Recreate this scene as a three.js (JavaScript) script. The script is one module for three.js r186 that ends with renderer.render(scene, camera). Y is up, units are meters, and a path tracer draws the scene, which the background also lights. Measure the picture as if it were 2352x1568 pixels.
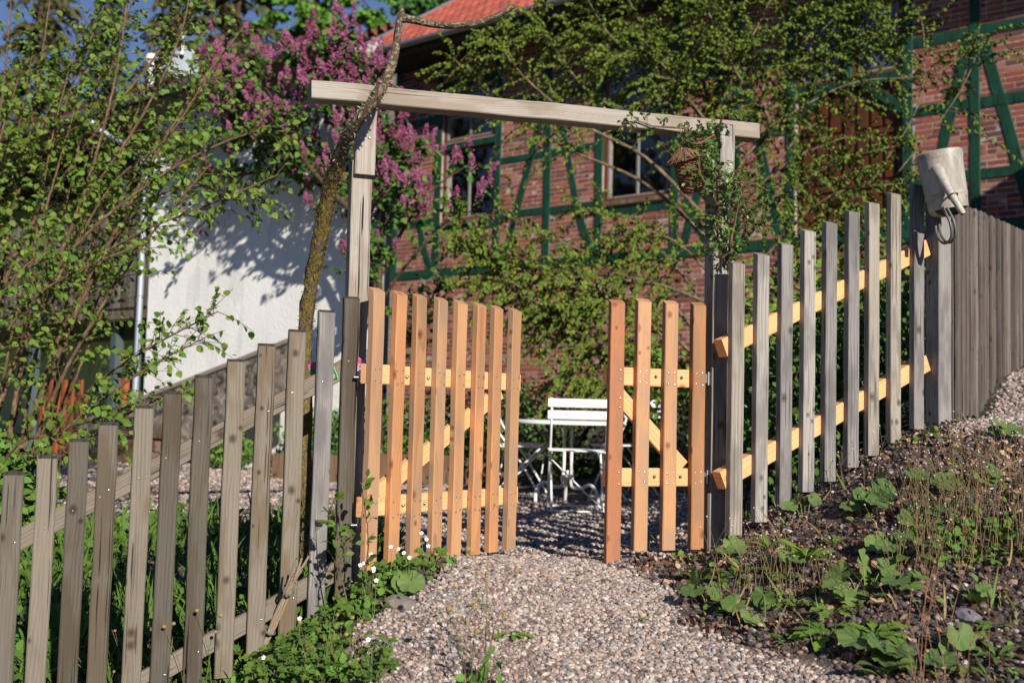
import * as THREE from 'three';
import { mergeGeometries } from 'three/addons/utils/BufferGeometryUtils.js';

// ------------------------------------------------------------------ camera, sky, sun
const FOC = 2456, EYE = 0.66;                       // focal length and eye height; picture coordinates below run 2352 x 1568
const scene = new THREE.Scene();
const camera = new THREE.PerspectiveCamera(2 * Math.atan(784 / FOC) * 180 / Math.PI, 1024 / 682, 0.05, 500);
camera.position.set(0, EYE, 0);
camera.rotation.set(Math.atan(161 / FOC), 0, 0.0245);
camera.updateMatrixWorld(true);
camera.focus = 4.5; camera.userData.fStop = 2.4;
const renderer = new THREE.WebGLRenderer({ antialias: true });
renderer.toneMapping = THREE.LinearToneMapping;
renderer.toneMappingExposure = 1.32;
renderer.shadowMap.enabled = true;

const SUN_AZ = 30 * Math.PI / 180, SUN_EL = 29 * Math.PI / 180;
const toSun = new THREE.Vector3(Math.sin(SUN_AZ) * Math.cos(SUN_EL), Math.sin(SUN_EL), Math.cos(SUN_AZ) * Math.cos(SUN_EL));
{
  const W = 256, H = 128, data = new Float32Array(W * H * 4);
  for (let j = 0; j < H; j++) {
    const el = ((j + 0.5) / H - 0.5) * Math.PI, up = Math.sin(el);
    const t = Math.max(0, up);
    const k = Math.pow(1 - t, 2);
    let c = [0.04 + 0.15 * k, 0.09 + 0.20 * k, 0.25 + 0.29 * k];
    if (up < 0) c = [0.03, 0.028, 0.02];
    for (let i = 0; i < W; i++) data.set([c[0] * 0.9, c[1] * 0.88, c[2] * 0.86, 1], (j * W + i) * 4);
  }
  const sky = new THREE.DataTexture(data, W, H, THREE.RGBAFormat, THREE.FloatType);
  sky.mapping = THREE.EquirectangularReflectionMapping; sky.magFilter = THREE.LinearFilter; sky.needsUpdate = true;
  scene.background = sky; scene.environment = sky;
}
const sun = new THREE.DirectionalLight(new THREE.Color().setRGB(1.0, 0.925, 0.83), 5.0);
sun.position.copy(toSun).multiplyScalar(40); sun.castShadow = true; sun.shadow.radius = 1.2;
sun.shadow.mapSize.set(2048, 2048);
Object.assign(sun.shadow.camera, { left: -20, right: 20, top: 20, bottom: -20, near: 1, far: 120 });
scene.add(sun, sun.target); sun.target.position.set(0, 0, -8);

// ------------------------------------------------------------------ helpers
const V3 = (x, y, z) => new THREE.Vector3(x, y, z);
function rng(seed) { let a = seed >>> 0; return () => { a = (a + 0x6D2B79F5) | 0; let t = Math.imul(a ^ (a >>> 15), 1 | a); t = (t + Math.imul(t ^ (t >>> 7), 61 | t)) ^ t; return ((t ^ (t >>> 14)) >>> 0) / 4294967296; }; }
function hash(x, y, s) { let h = Math.imul(x, 374761393) + Math.imul(y, 668265263) + Math.imul(s, 974634777); h = Math.imul(h ^ (h >>> 13), 1274126177); return ((h ^ (h >>> 16)) >>> 0) / 4294967296; }
function noise(x, y, s = 0) {
  const xi = Math.floor(x), yi = Math.floor(y), fx = x - xi, fy = y - yi, u = fx * fx * (3 - 2 * fx), v = fy * fy * (3 - 2 * fy);
  const a = hash(xi, yi, s), b = hash(xi + 1, yi, s), c = hash(xi, yi + 1, s), d = hash(xi + 1, yi + 1, s);
  return a + (b - a) * u + (c - a) * v + (a - b - c + d) * u * v;
}
function fbm(x, y, s = 0, o = 4) { let r = 0, a = 0.5, n = 0; for (let i = 0; i < o; i++) { r += a * noise(x, y, s + i * 17); n += a; a *= 0.5; x *= 2.03; y *= 2.03; } return r / n; }
const clamp = (x, a = 0, b = 1) => Math.min(b, Math.max(a, x));
const mix = (a, b, t) => a + (b - a) * t;
const smooth = (a, b, x) => { const t = clamp((x - a) / (b - a)); return t * t * (3 - 2 * t); };
// a pixel of the photograph gives a direction; the distance is given with it
function ray(px, py) { return V3((px - 1176) / FOC, -(py - 784) / FOC, -1).applyQuaternion(camera.quaternion); }
function at(px, py, d) { const v = ray(px, py); return v.multiplyScalar(d / -v.z).add(camera.position); }

const taken = {};
function numbered(n) { if (!(n in taken)) { taken[n] = 0; return n; } return n + '_' + String(++taken[n]).padStart(3, '0'); }
function tag(o, label, category, group) { o.userData.label = label; o.userData.category = category; if (group) o.userData.group = group; return o; }
function thing(name, label, category, pos = [0, 0, 0], turn = 0, group) {
  const o = new THREE.Group(); o.name = numbered(name); scene.add(o);
  if (pos.isVector3) o.position.copy(pos); else o.position.set(...pos);
  o.rotation.y = turn; return tag(o, label, category, group);
}
function part(name, geo, mat, parent, kind) {
  const m = new THREE.Mesh(geo, mat); m.name = parent ? name : numbered(name); m.castShadow = m.receiveShadow = true;
  if (kind) m.userData.kind = kind;
  (parent || scene).add(m); return m;
}
function inst(name, geo, mat, list, parent, kind = 'stuff') {
  const m = new THREE.InstancedMesh(geo, mat, list.length); m.name = parent ? name : numbered(name); m.castShadow = m.receiveShadow = true;
  for (let i = 0; i < list.length; i++) { m.setMatrixAt(i, list[i].m); if (list[i].c) m.setColorAt(i, list[i].c); }
  if (kind) m.userData.kind = kind;
  (parent || scene).add(m); return m;
}
const lin = (r, g, b) => new THREE.Color().setRGB(r, g, b);
const srgb = (r, g, b) => new THREE.Color().setRGB(r / 255, g / 255, b / 255, THREE.SRGBColorSpace);
const std = (o) => new THREE.MeshStandardMaterial(o);
const phys = (o) => new THREE.MeshPhysicalMaterial(o);

// geometry: a rectangular bar along y with chamfered long edges, slight waviness and uv in metres
function barGeo(L, w, t, { ch = 0.003, seg = 5, wav = 0.0012, slope = 0, seed = 1, uo, vo } = {}) {
  const R = rng(seed * 7919 + 13), hw = w / 2, ht = t / 2;
  const u0 = uo ?? R() * 3, v0 = vo ?? R() * 3;
  const P = [[-hw + ch, ht], [hw - ch, ht], [hw, ht - ch], [hw, -ht + ch], [hw - ch, -ht], [-hw + ch, -ht], [-hw, -ht + ch], [-hw, ht - ch]];
  const per = [0]; for (let i = 0; i < 8; i++) { const a = P[i], b = P[(i + 1) % 8]; per.push(per[i] + Math.hypot(b[0] - a[0], b[1] - a[1])); }
  const rings = [];
  for (let k = 0; k <= seg; k++) {
    const y = L * k / seg, dx = (R() - 0.5) * 2 * wav, dz = (R() - 0.5) * 2 * wav, g = 1 + (R() - 0.5) * 0.012;
    rings.push(P.map(([x, z]) => [x * g + dx, k === seg ? y - slope * (z + ht) / t : y, z * g + dz]));
  }
  const pos = [], uv = [];
  const tri = (a, b, c, ua, ub, uc) => { pos.push(...a, ...b, ...c); uv.push(...ua, ...ub, ...uc); };
  for (let k = 0; k < seg; k++) for (let i = 0; i < 8; i++) {
    const j = (i + 1) % 8, a = rings[k][i], b = rings[k][j], c = rings[k + 1][j], d = rings[k + 1][i];
    const U = (p, n) => [u0 + per[n], v0 + p[1]];
    tri(a, b, c, U(a, i), U(b, i + 1), U(c, i + 1)); tri(a, c, d, U(a, i), U(c, i + 1), U(d, i));
  }
  const cap = (r, flip) => { for (let i = 1; i < 7; i++) { const q = flip ? [r[0], r[i + 1], r[i]] : [r[0], r[i], r[i + 1]]; tri(...q, ...q.map(p => [u0 + p[0] * 1.2, v0 + p[2] * 1.2 + 0.4])); } };
  cap(rings[seg], false); cap(rings[0], true);
  const geo = new THREE.BufferGeometry();
  geo.setAttribute('position', new THREE.Float32BufferAttribute(pos, 3)); geo.setAttribute('uv', new THREE.Float32BufferAttribute(uv, 2));
  geo.computeVertexNormals(); return geo;
}
// the sawn top of such a bar, a hair above it
function topGeo(L, w, t, slope, ch = 0.004) {
  const hw = w / 2 - ch * 0.4, ht = t / 2 - ch * 0.4, y = (z) => L - slope * (z + t / 2) / t + 0.0007, g = new THREE.BufferGeometry();
  g.setAttribute('position', new THREE.Float32BufferAttribute([-hw, y(ht), ht, hw, y(ht), ht, hw, y(-ht), -ht, -hw, y(ht), ht, hw, y(-ht), -ht, -hw, y(-ht), -ht], 3)); g.setAttribute('uv', new THREE.Float32BufferAttribute([0, 0, 0.2, 0, 0.2, 0.1, 0, 0, 0.2, 0.1, 0, 0.1], 2)); g.computeVertexNormals(); return g;
}
// place a y-bar from p to q with its wide face towards `face`
function alongMatrix(p, q, face) {
  const y = q.clone().sub(p).normalize(), x = y.clone().cross(face).normalize(), z = x.clone().cross(y).normalize();
  return new THREE.Matrix4().makeBasis(x, y, z).setPosition(p);
}
function barFromTo(p, q, w, t, face, o = {}) { return barGeo(p.distanceTo(q), w, t, o).applyMatrix4(alongMatrix(p, q, face)); }
function box(x0, x1, y0, y1, z0, z1) {
  const g = new THREE.BoxGeometry(Math.abs(x1 - x0), Math.abs(y1 - y0), Math.abs(z1 - z0));
  const p = g.attributes.position, n = g.attributes.normal, u = g.attributes.uv;
  g.translate((x0 + x1) / 2, (y0 + y1) / 2, (z0 + z1) / 2);
  for (let i = 0; i < p.count; i++) {
    const ax = Math.abs(n.getX(i)), ay = Math.abs(n.getY(i));
    if (ax > 0.5) u.setXY(i, p.getZ(i), p.getY(i)); else if (ay > 0.5) u.setXY(i, p.getX(i), p.getZ(i)); else u.setXY(i, p.getX(i), p.getY(i));
  }
  return g;
}
// tapered tube through points, radii interpolated
function tube(pts, r0, r1, { sides = 6, seg = 8, curve = true, rough = 0, seed = 1, rad } = {}) {
  const C = curve && pts.length > 2 ? new THREE.CatmullRomCurve3(pts, false, 'centripetal') : null;
  const N = C ? seg : pts.length - 1, P = [];
  for (let i = 0; i <= N; i++) P.push(C ? C.getPoint(i / N) : pts[i]);
  const pos = [], nor = [], uv = [], idx = []; let nrm = V3(0.31, 0.2, 0.9), len = 0;
  for (let i = 0; i <= N; i++) {
    const T = P[Math.min(N, i + 1)].clone().sub(P[Math.max(0, i - 1)]).normalize();
    nrm = nrm.clone().sub(T.clone().multiplyScalar(nrm.dot(T))).normalize(); const B = T.clone().cross(nrm);
    const t = i / N, r = rad ? rad(t) : mix(r0, r1, t);
    if (i) len += P[i].distanceTo(P[i - 1]);
    for (let k = 0; k <= sides; k++) {
      const a = k / sides * Math.PI * 2, kk = k % sides;
      const rr = r * (1 + rough * (noise(kk * 1.7 + seed * 9.1, len * 14, seed) - 0.5) * 2);
      const d = nrm.clone().multiplyScalar(Math.cos(a)).add(B.clone().multiplyScalar(Math.sin(a)));
      pos.push(P[i].x + d.x * rr, P[i].y + d.y * rr, P[i].z + d.z * rr); nor.push(d.x, d.y, d.z); uv.push(k / sides * r * 6.28, len);
    }
  }
  for (let i = 0; i < N; i++) for (let k = 0; k < sides; k++) { const a = i * (sides + 1) + k, b = a + sides + 1; idx.push(a, a + 1, b, a + 1, b + 1, b); }
  for (const [i, f] of [[0, 1], [N, 0]]) for (let k = 1; k < sides - 1; k++) { const a = i * (sides + 1); f ? idx.push(a, a + k + 1, a + k) : idx.push(a, a + k, a + k + 1); }
  const g = new THREE.BufferGeometry();
  g.setAttribute('position', new THREE.Float32BufferAttribute(pos, 3)); g.setAttribute('normal', new THREE.Float32BufferAttribute(nor, 3)); g.setAttribute('uv', new THREE.Float32BufferAttribute(uv, 2)); g.setIndex(idx);
  return g;
}
const strip = (g) => { const h = g.index ? g.toNonIndexed() : g; for (const k of Object.keys(h.attributes)) if (!['position', 'normal', 'uv'].includes(k)) h.deleteAttribute(k); return h; };
const merge = (list) => mergeGeometries(list.map(strip), false);

// ------------------------------------------------------------------ textures
function dataTex(w, h, fn, color = true) {
  const d = new Uint8Array(w * h * 4);
  for (let j = 0; j < h; j++) for (let i = 0; i < w; i++) { const c = fn(i, j), o = (j * w + i) * 4; d[o] = clamp(c[0], 0, 255); d[o + 1] = clamp(c[1], 0, 255); d[o + 2] = clamp(c[2], 0, 255); d[o + 3] = 255; }
  const t = new THREE.DataTexture(d, w, h); t.magFilter = THREE.LinearFilter; t.minFilter = THREE.LinearMipmapLinearFilter; t.generateMipmaps = true;
  if (color) t.colorSpace = THREE.SRGBColorSpace; t.wrapS = t.wrapT = THREE.MirroredRepeatWrapping; t.needsUpdate = true; return t;
}
// sawn softwood: growth rings, knots, fibres; mw x mh metres of it
function wood({ w = 256, h = 1024, mw = 0.32, mh = 1.5, base, dark, knot, freq = 95, contrast = 0.7, patch, patchAmt = 0.5, knots = 9, cracks = 0, seed = 1, bump = 0.0012, roughness = 0.8, spec = 0.5 }) {
  const R = rng(seed * 101 + 7), K = [];
  for (let i = 0; i < knots; i++) K.push([R() * mw, R() * mh, 0.004 + R() * 0.007]);
  const hgt = new Float32Array(w * h);
  const map = dataTex(w, h, (i, j) => {
    const x = i / w * mw, y = j / h * mh; let warp = 0, kn = 0;
    for (const [kx, ky, kr] of K) {
      const dx = (x - kx), dy = (y - ky) * 0.42, d = Math.hypot(dx, dy);
      if (d < kr * 6) { warp += Math.sign(dx || 1) * kr * 0.9 * Math.exp(-d / (kr * 1.6)); const e = Math.hypot(dx, (y - ky) * 0.8); kn = Math.max(kn, smooth(kr * 1.15, kr * 0.65, e) * (0.75 + 0.25 * Math.sin(e * 2200))); kn = Math.max(kn, 0.45 * smooth(kr * 2.3, kr, e)); }
    }
    const xx = x + warp + 0.045 * (fbm(x * 5, y * 1.6, seed) - 0.5) + 0.004 * (noise(x * 60, y * 6, seed + 3) - 0.5);
    const q = xx * freq * (0.75 + 0.5 * noise(xx * 16, 3.3 + y * 0.25, seed + 6)) + 3.4 * fbm(x * 5, y * 0.9, seed + 5), f = q - Math.floor(q);
    const late = (0.35 + 0.9 * noise(x * 34, y * 2.1, seed + 8)) * Math.pow(f, 2.4) * (0.55 + 0.45 * noise(Math.floor(q) * 3.1, y * 0.8, seed + 9)) * smooth(1.0, 0.93, f);
    const fib = noise(x * 1500, y * 22, seed + 11), fib2 = noise(x * 420, y * 7, seed + 12), pt = fbm(x * 14, y * 4.2, seed + 21);
    let k = clamp(late * contrast + (fib - 0.5) * 0.30 * contrast + (fib2 - 0.5) * 0.22);
    const cr = cracks ? smooth(0.80, 0.9, noise(x * 260, y * 3.5, seed + 31)) * cracks * smooth(0.45, 0.7, noise(x * 20, y * 2, seed + 33)) : 0;
    const c = [0, 1, 2].map((n) => {
      let v = mix(base[n], dark[n], k); if (patch) v = mix(v, patch[n], patchAmt * smooth(0.48, 0.72, pt));
      v = mix(v, knot[n], kn * 0.85); v *= 1 - 0.7 * cr; return v * (0.93 + 0.14 * fbm(x * 5, y * 2, seed + 41));
    });
    hgt[j * w + i] = clamp(0.75 - late * 0.35 - (1 - fib) * 0.2 - cr * 0.8 + 0.1 * kn);
    return c;
  });
  const bm = dataTex(w, h, (i, j) => { const v = 255 * hgt[j * w + i]; return [v, v, v]; }, false);
  for (const t of [map, bm]) t.repeat.set(1 / mw, 1 / mh);
  return (o = {}) => phys({ map, bumpMap: bm, bumpScale: bump, roughness, specularIntensity: spec, ...o });
}
const woodGrey = wood({ base: [150, 144, 134], dark: [78, 71, 62], knot: [50, 43, 38], patch: [124, 108, 90], patchAmt: 0.7, freq: 85, contrast: 0.62, cracks: 0.9, seed: 3, roughness: 0.86, knots: 10 });
const woodSilver = wood({ base: [176, 172, 166], dark: [100, 95, 90], knot: [66, 56, 50], patch: [132, 129, 126], patchAmt: 0.85, freq: 85, contrast: 0.9, cracks: 0.8, seed: 8, roughness: 0.8, knots: 12 });
const woodPale = wood({ base: [190, 183, 174], dark: [132, 122, 110], knot: [86, 74, 64], patch: [158, 144, 128], patchAmt: 0.7, freq: 90, contrast: 0.8, cracks: 1.0, seed: 14, roughness: 0.82, knots: 5 });
const woodFresh = wood({ base: [208, 162, 120], dark: [162, 110, 72], knot: [104, 58, 36], patch: [176, 146, 120], patchAmt: 0.8, freq: 110, contrast: 0.9, seed: 21, roughness: 0.62, knots: 13, bump: 0.0006 });
const woodRail = wood({ base: [240, 190, 142], dark: [212, 146, 92], knot: [132, 76, 40], freq: 42, contrast: 0.85, seed: 33, roughness: 0.6, knots: 5, bump: 0.0004 });
const woodPlank = wood({ w: 512, mw: 0.6, base: [136, 128, 122], dark: [78, 72, 68], knot: [56, 50, 46], patch: [112, 98, 88], patchAmt: 0.6, freq: 90, contrast: 0.9, cracks: 1, seed: 52, roughness: 0.85, knots: 22 });
const M = {
  greyA: woodGrey({ color: lin(0.46, 0.45, 0.42) }), greyB: woodGrey({ color: lin(0.66, 0.63, 0.57) }), greyC: woodGrey({ color: lin(0.34, 0.335, 0.31) }), endGrain: woodGrey({ color: lin(0.20, 0.20, 0.19) }),
  silverA: woodSilver({ color: lin(0.80, 0.79, 0.77) }), silverB: woodSilver({ color: lin(0.56, 0.56, 0.57) }), silverC: woodSilver({ color: lin(0.74, 0.70, 0.62) }),
  pale: woodPale({ color: lin(0.74, 0.72, 0.69) }), paleDim: woodPale({ color: lin(0.72, 0.72, 0.70) }),
  freshA: woodFresh({ color: lin(0.78, 0.76, 0.74) }), freshB: woodFresh({ color: lin(0.64, 0.61, 0.58) }), freshC: woodFresh({ color: lin(0.80, 0.69, 0.60) }), freshD: woodFresh({ color: lin(0.68, 0.69, 0.70) }), freshE: woodFresh({ color: lin(0.60, 0.51, 0.44) }), freshRed: woodFresh({ color: lin(0.62, 0.46, 0.42) }),
  rail: woodRail({ color: lin(0.95, 0.9, 0.84) }), railB: woodRail({ color: lin(0.95, 0.84, 0.74) }),
  plankA: woodPlank({ color: lin(0.55, 0.54, 0.53) }), plankB: woodPlank({ color: lin(0.80, 0.79, 0.77) }), plankC: woodPlank({ color: lin(0.36, 0.345, 0.335) }),
  steel: std({ color: lin(0.55, 0.55, 0.53), metalness: 1, roughness: 0.32 }), darkSteel: std({ color: lin(0.16, 0.15, 0.14), metalness: 0.9, roughness: 0.45 }),
  nail: std({ color: lin(0.30, 0.27, 0.24), metalness: 0.8, roughness: 0.5 }), screw: std({ color: lin(0.7, 0.7, 0.68), metalness: 1, roughness: 0.28 }),
};
// ------------------------------------------------------------------ terrain: thin-plate surface through surveyed heights [x, distance, height]
const SURVEY = [
  [-0.55, 4.2, 0.0], [0, 4.9, 0.0], [0.43, 4.45, 0.0], [0.6, 4.7, 0.03], [0.84, 4.8, 0.04], [1.0, 4.68, 0.10], [1.4, 4.88, 0.30], [1.8, 5.07, 0.52], [1.98, 5.2, 0.60],
  [2.16, 5.4, 0.64], [3.2, 7.2, 0.93], [4.3, 9, 1.2], [5.5, 11, 1.5], [2.8, 5.5, 0.70], [3.6, 5.6, 0.85], [4.8, 7, 1.05], [3, 4.5, 0.5], [4.2, 4, 0.6],
  [0.9, 4.25, 0.03], [1.3, 4.3, 0.17], [1.8, 4.4, 0.33], [1.0, 3.5, -0.13], [1.5, 3.5, -0.02], [2.2, 3.7, 0.15], [1.5, 2.5, -0.3], [3, 2.5, 0.1],
  [0.3, 3.9, -0.06], [0.3, 3.35, -0.19], [0.2, 2.5, -0.38], [0, 1.2, -0.66], [0, 0, -0.92], [0, -4, -1.5], [-0.45, 3.4, -0.24], [-0.6, 3.9, -0.1],
  [-0.76, 4.2, -0.2], [-1, 4.12, -0.36], [-1.1, 4.05, -0.43], [-1.35, 3.95, -0.6], [-1.75, 3.75, -0.86], [-1.2, 3.45, -0.66], [-0.8, 3.4, -0.42], [-1.9, 3, -1.05], [-3, 3.2, -1.3],
  [-0.75, 4.8, -0.1], [-1.1, 4.8, -0.22], [-1.8, 4.7, -0.45], [-2.6, 5, -0.5], [-1.5, 6, -0.1], [-1.5, 8, 0], [0, 6, 0], [0.8, 6, 0.02], [0, 8, 0], [1, 8, 0.0], [-3, 10, 0], [-5, 8, -0.1], [-6, 12, 0], [0, 12, 0], [-4, 14, 0],
  [1.5, 5.6, 0.2], [2.0, 6.4, 0.38], [2.4, 8, 0.55], [2.6, 10, 0.6], [4, 12, 1.2], [6, 13, 1.8], [3.5, 15, 1.1], [0, 18, 0.3], [8, 8, 1.6], [12, 12, 2.4], [12, 0, 1.0], [-12, 0, -2.2], [-12, 12, -0.6], [-12, 25, 0.2], [0, 30, 1], [12, 28, 3], [30, 5, 4], [-30, 10, -2], [0, 60, 3], [-35, 50, 2], [35, 50, 6], [0, -25, -4], [25, -25, -1], [-25, -25, -5],
];
const height = (() => {
  const n = SURVEY.length, m = n + 3, A = [], U = (r2) => r2 > 0 ? 0.5 * r2 * Math.log(r2) : 0;
  for (let i = 0; i < n; i++) { const a = SURVEY[i]; A.push([...SURVEY.map((b) => U((a[0] - b[0]) ** 2 + (a[1] - b[1]) ** 2)), 1, a[0], a[1], a[2]]); A[i][i] += 0.004; }
  A.push([...SURVEY.map(() => 1), 0, 0, 0, 0], [...SURVEY.map((b) => b[0]), 0, 0, 0, 0], [...SURVEY.map((b) => b[1]), 0, 0, 0, 0]);
  for (let c = 0; c < m; c++) {
    let p = c; for (let r = c; r < m; r++) if (Math.abs(A[r][c]) > Math.abs(A[p][c])) p = r; [A[c], A[p]] = [A[p], A[c]];
    for (let r = 0; r < m; r++) if (r !== c) { const f = A[r][c] / A[c][c]; if (f) for (let k = c; k <= m; k++) A[r][k] -= f * A[c][k]; }
  }
  const wgt = A.map((r, i) => r[m] / r[i]);
  return (x, d) => {
    let h = wgt[n] + wgt[n + 1] * x + wgt[n + 2] * d;
    for (let i = 0; i < n; i++) h += wgt[i] * U((x - SURVEY[i][0]) ** 2 + (d - SURVEY[i][1]) ** 2);
    return h;
  };
})();
const inside = (P, x, y) => { let r = false; for (let i = 0, j = P.length - 1; i < P.length; j = i++) { const [a, b] = P[i], [c, e] = P[j]; if ((b > y) !== (e > y) && x < (c - a) * (y - b) / (e - b) + a) r = !r; } return r; };
const rough = (x, d) => 0.05 * (fbm(x * 2.2, d * 2.2, 77, 4) - 0.5) + 0.022 * (fbm(x * 9, d * 9, 78, 3) - 0.5);
const hitBare = (px, py) => { const v = ray(px, py); v.multiplyScalar(1 / -v.z); for (let d = 2; d < 30; d += 0.01) if (EYE + v.y * d < height(v.x * d, d)) return [v.x * d, d]; return [v.x * 30, 30]; };
const PATHS = [
  [[-0.5, 2.0], ...[[815, 1568], [800, 1480], [860, 1410], [1000, 1335], [1140, 1275]].map((p) => hitBare(...p)), [0.0, 4.75], [0.42, 4.72], ...[[1520, 1335], [1570, 1440], [1760, 1510], [1990, 1568]].map((p) => hitBare(...p)), [1.3, 2.0]],
  [[-0.3, 4.5], [0.86, 4.7], [1.15, 5.4], [1.3, 7], [1.5, 8.4], [0.5, 8.7], [-0.5, 9.5], [-1.2, 12.6], [-6.5, 12.6], [-4.2, 7.6], [-1.9, 6.9], [-0.9, 5.8]],
  [[2.28, 5.35], [4.5, 9.1], [6.4, 9], ...[[2520, 1000], [2352, 1015], [2240, 1010], [2150, 1000]].map((p) => hitBare(...p))],
];
const onPath = (x, d) => { const wx = x + 0.10 * (noise(x * 6, d * 6, 5) - 0.5), wd = d + 0.10 * (noise(x * 6, d * 6, 6) - 0.5); return PATHS.findIndex((P) => inside(P, wx, wd)); };
const H = (x, d) => height(x, d) + (onPath(x, d) >= 0 ? 0.3 : 1) * rough(x, d);
const groundAt = (px, py) => { const v = ray(px, py); v.multiplyScalar(1 / -v.z); for (let d = 2; d < 30; d += 0.01) if (EYE + v.y * d < H(v.x * d, d)) return V3(v.x * d, H(v.x * d, d), -d); return V3(v.x * 30, 0, -30); };
const onGround = (x, d) => V3(x, H(x, d), -d);
{
  const lines = (lo, hi, a, b, fine) => { const r = []; for (let v = a; v <= b + 1e-6; v += fine) r.push(v); let s = fine; for (let v = a; v > lo;) { s *= 1.3; v -= s; r.unshift(v); } s = fine; for (let v = r[r.length - 1]; v < hi;) { s *= 1.3; v += s; r.push(v); } return r; };
  const xs = lines(-150, 150, -3.2, 4.2, 0.07), ds = lines(-60, 230, 2.4, 9, 0.07), pos = [], col = [], uv = [], idx = [];
  for (const d of ds) for (const x of xs) {
    const far = smooth(40, 70, Math.hypot(x, d)), y = mix(H(clamp(x, -60, 60), clamp(d, -60, 80)), 0.5, far);
    pos.push(x, y, -d); uv.push(x, d);
    const k = onPath(x, d), g = fbm(x * 3, d * 3, 31);
    let c = [0.075, 0.056, 0.043];                                        // soil
    if (k >= 0) c = [0.20, 0.15, 0.125];                                  // grit between the pebbles
    else if (d > 4.6 && x < 1.2 || x < -1.0) c = [mix(0.15, 0.12, g), mix(0.118, 0.095, g), mix(0.085, 0.07, g)];   // brown earth under the grass
    else if (x > 2.2 && d > 5) c = [0.06, 0.06, 0.03];
    if (Math.hypot(x, d) > 16) c = [0.10, 0.13, 0.05];
    const v = 0.8 + 0.4 * noise(x * 12, d * 12, 9); col.push(c[0] * v, c[1] * v, c[2] * v);
  }
  const W = xs.length;
  for (let j = 0; j < ds.length - 1; j++) for (let i = 0; i < W - 1; i++) { const a = j * W + i; idx.push(a, a + 1, a + W, a + 1, a + W + 1, a + W); }
  const g = new THREE.BufferGeometry(); g.setAttribute('position', new THREE.Float32BufferAttribute(pos, 3)); g.setAttribute('color', new THREE.Float32BufferAttribute(col, 3)); g.setAttribute('uv', new THREE.Float32BufferAttribute(uv, 2)); g.setIndex(idx); g.computeVertexNormals();
  const bump = dataTex(512, 512, (i, j) => { const v = 255 * (0.6 * fbm(i / 9, j / 9, 3, 4) + 0.4 * fbm(i / 40, j / 40, 4, 3)); return [v, v, v]; }, false); bump.repeat.set(1.6, 1.6);
  part('ground', g, std({ vertexColors: true, roughness: 1, bumpMap: bump, bumpScale: 0.02 }), null, 'structure');
}
// loose stones: lumpy low-poly pebbles
function pebble(seed, flat = 0.62) {
  const g = new THREE.IcosahedronGeometry(1, 1), p = g.attributes.position, R = rng(seed), ax = 0.8 + R() * 0.45, az = 0.8 + R() * 0.45;
  for (let i = 0; i < p.count; i++) { const x = p.getX(i), y = p.getY(i), z = p.getZ(i), k = 0.78 + 0.42 * noise(x * 1.6 + seed * 3, y * 1.6 + z * 2.1 + 9, seed); p.setXYZ(i, x * k * ax, y * k * flat, z * k * az); }
  g.computeVertexNormals(); return g;
}
const dummy = new THREE.Object3D();
function place(x, y, z, rx, ry, rz, sx, sy = sx, sz = sx) { dummy.position.set(x, y, z); dummy.rotation.set(rx, ry, rz); dummy.scale.set(sx, sy, sz); dummy.updateMatrix(); return dummy.matrix.clone(); }
const GRAVEL = [[198, 174, 158], [180, 156, 144], [214, 196, 178], [146, 130, 122], [176, 172, 168], [116, 104, 98], [190, 164, 146], [220, 210, 198], [164, 144, 126], [140, 136, 134], [198, 176, 160]].map((c) => srgb(c[0] * 0.88, c[1] * 0.88, c[2] * 0.88));
const DARKS = [[82, 72, 70], [64, 58, 58], [116, 98, 88], [84, 72, 64], [136, 120, 110], [62, 56, 56], [150, 112, 92], [104, 96, 96]].map((c) => srgb(...c));
const pebbles = [1, 2, 3].map((s) => pebble(s * 5 + 2)), stoneMat = std({ roughness: 0.75 });
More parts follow.
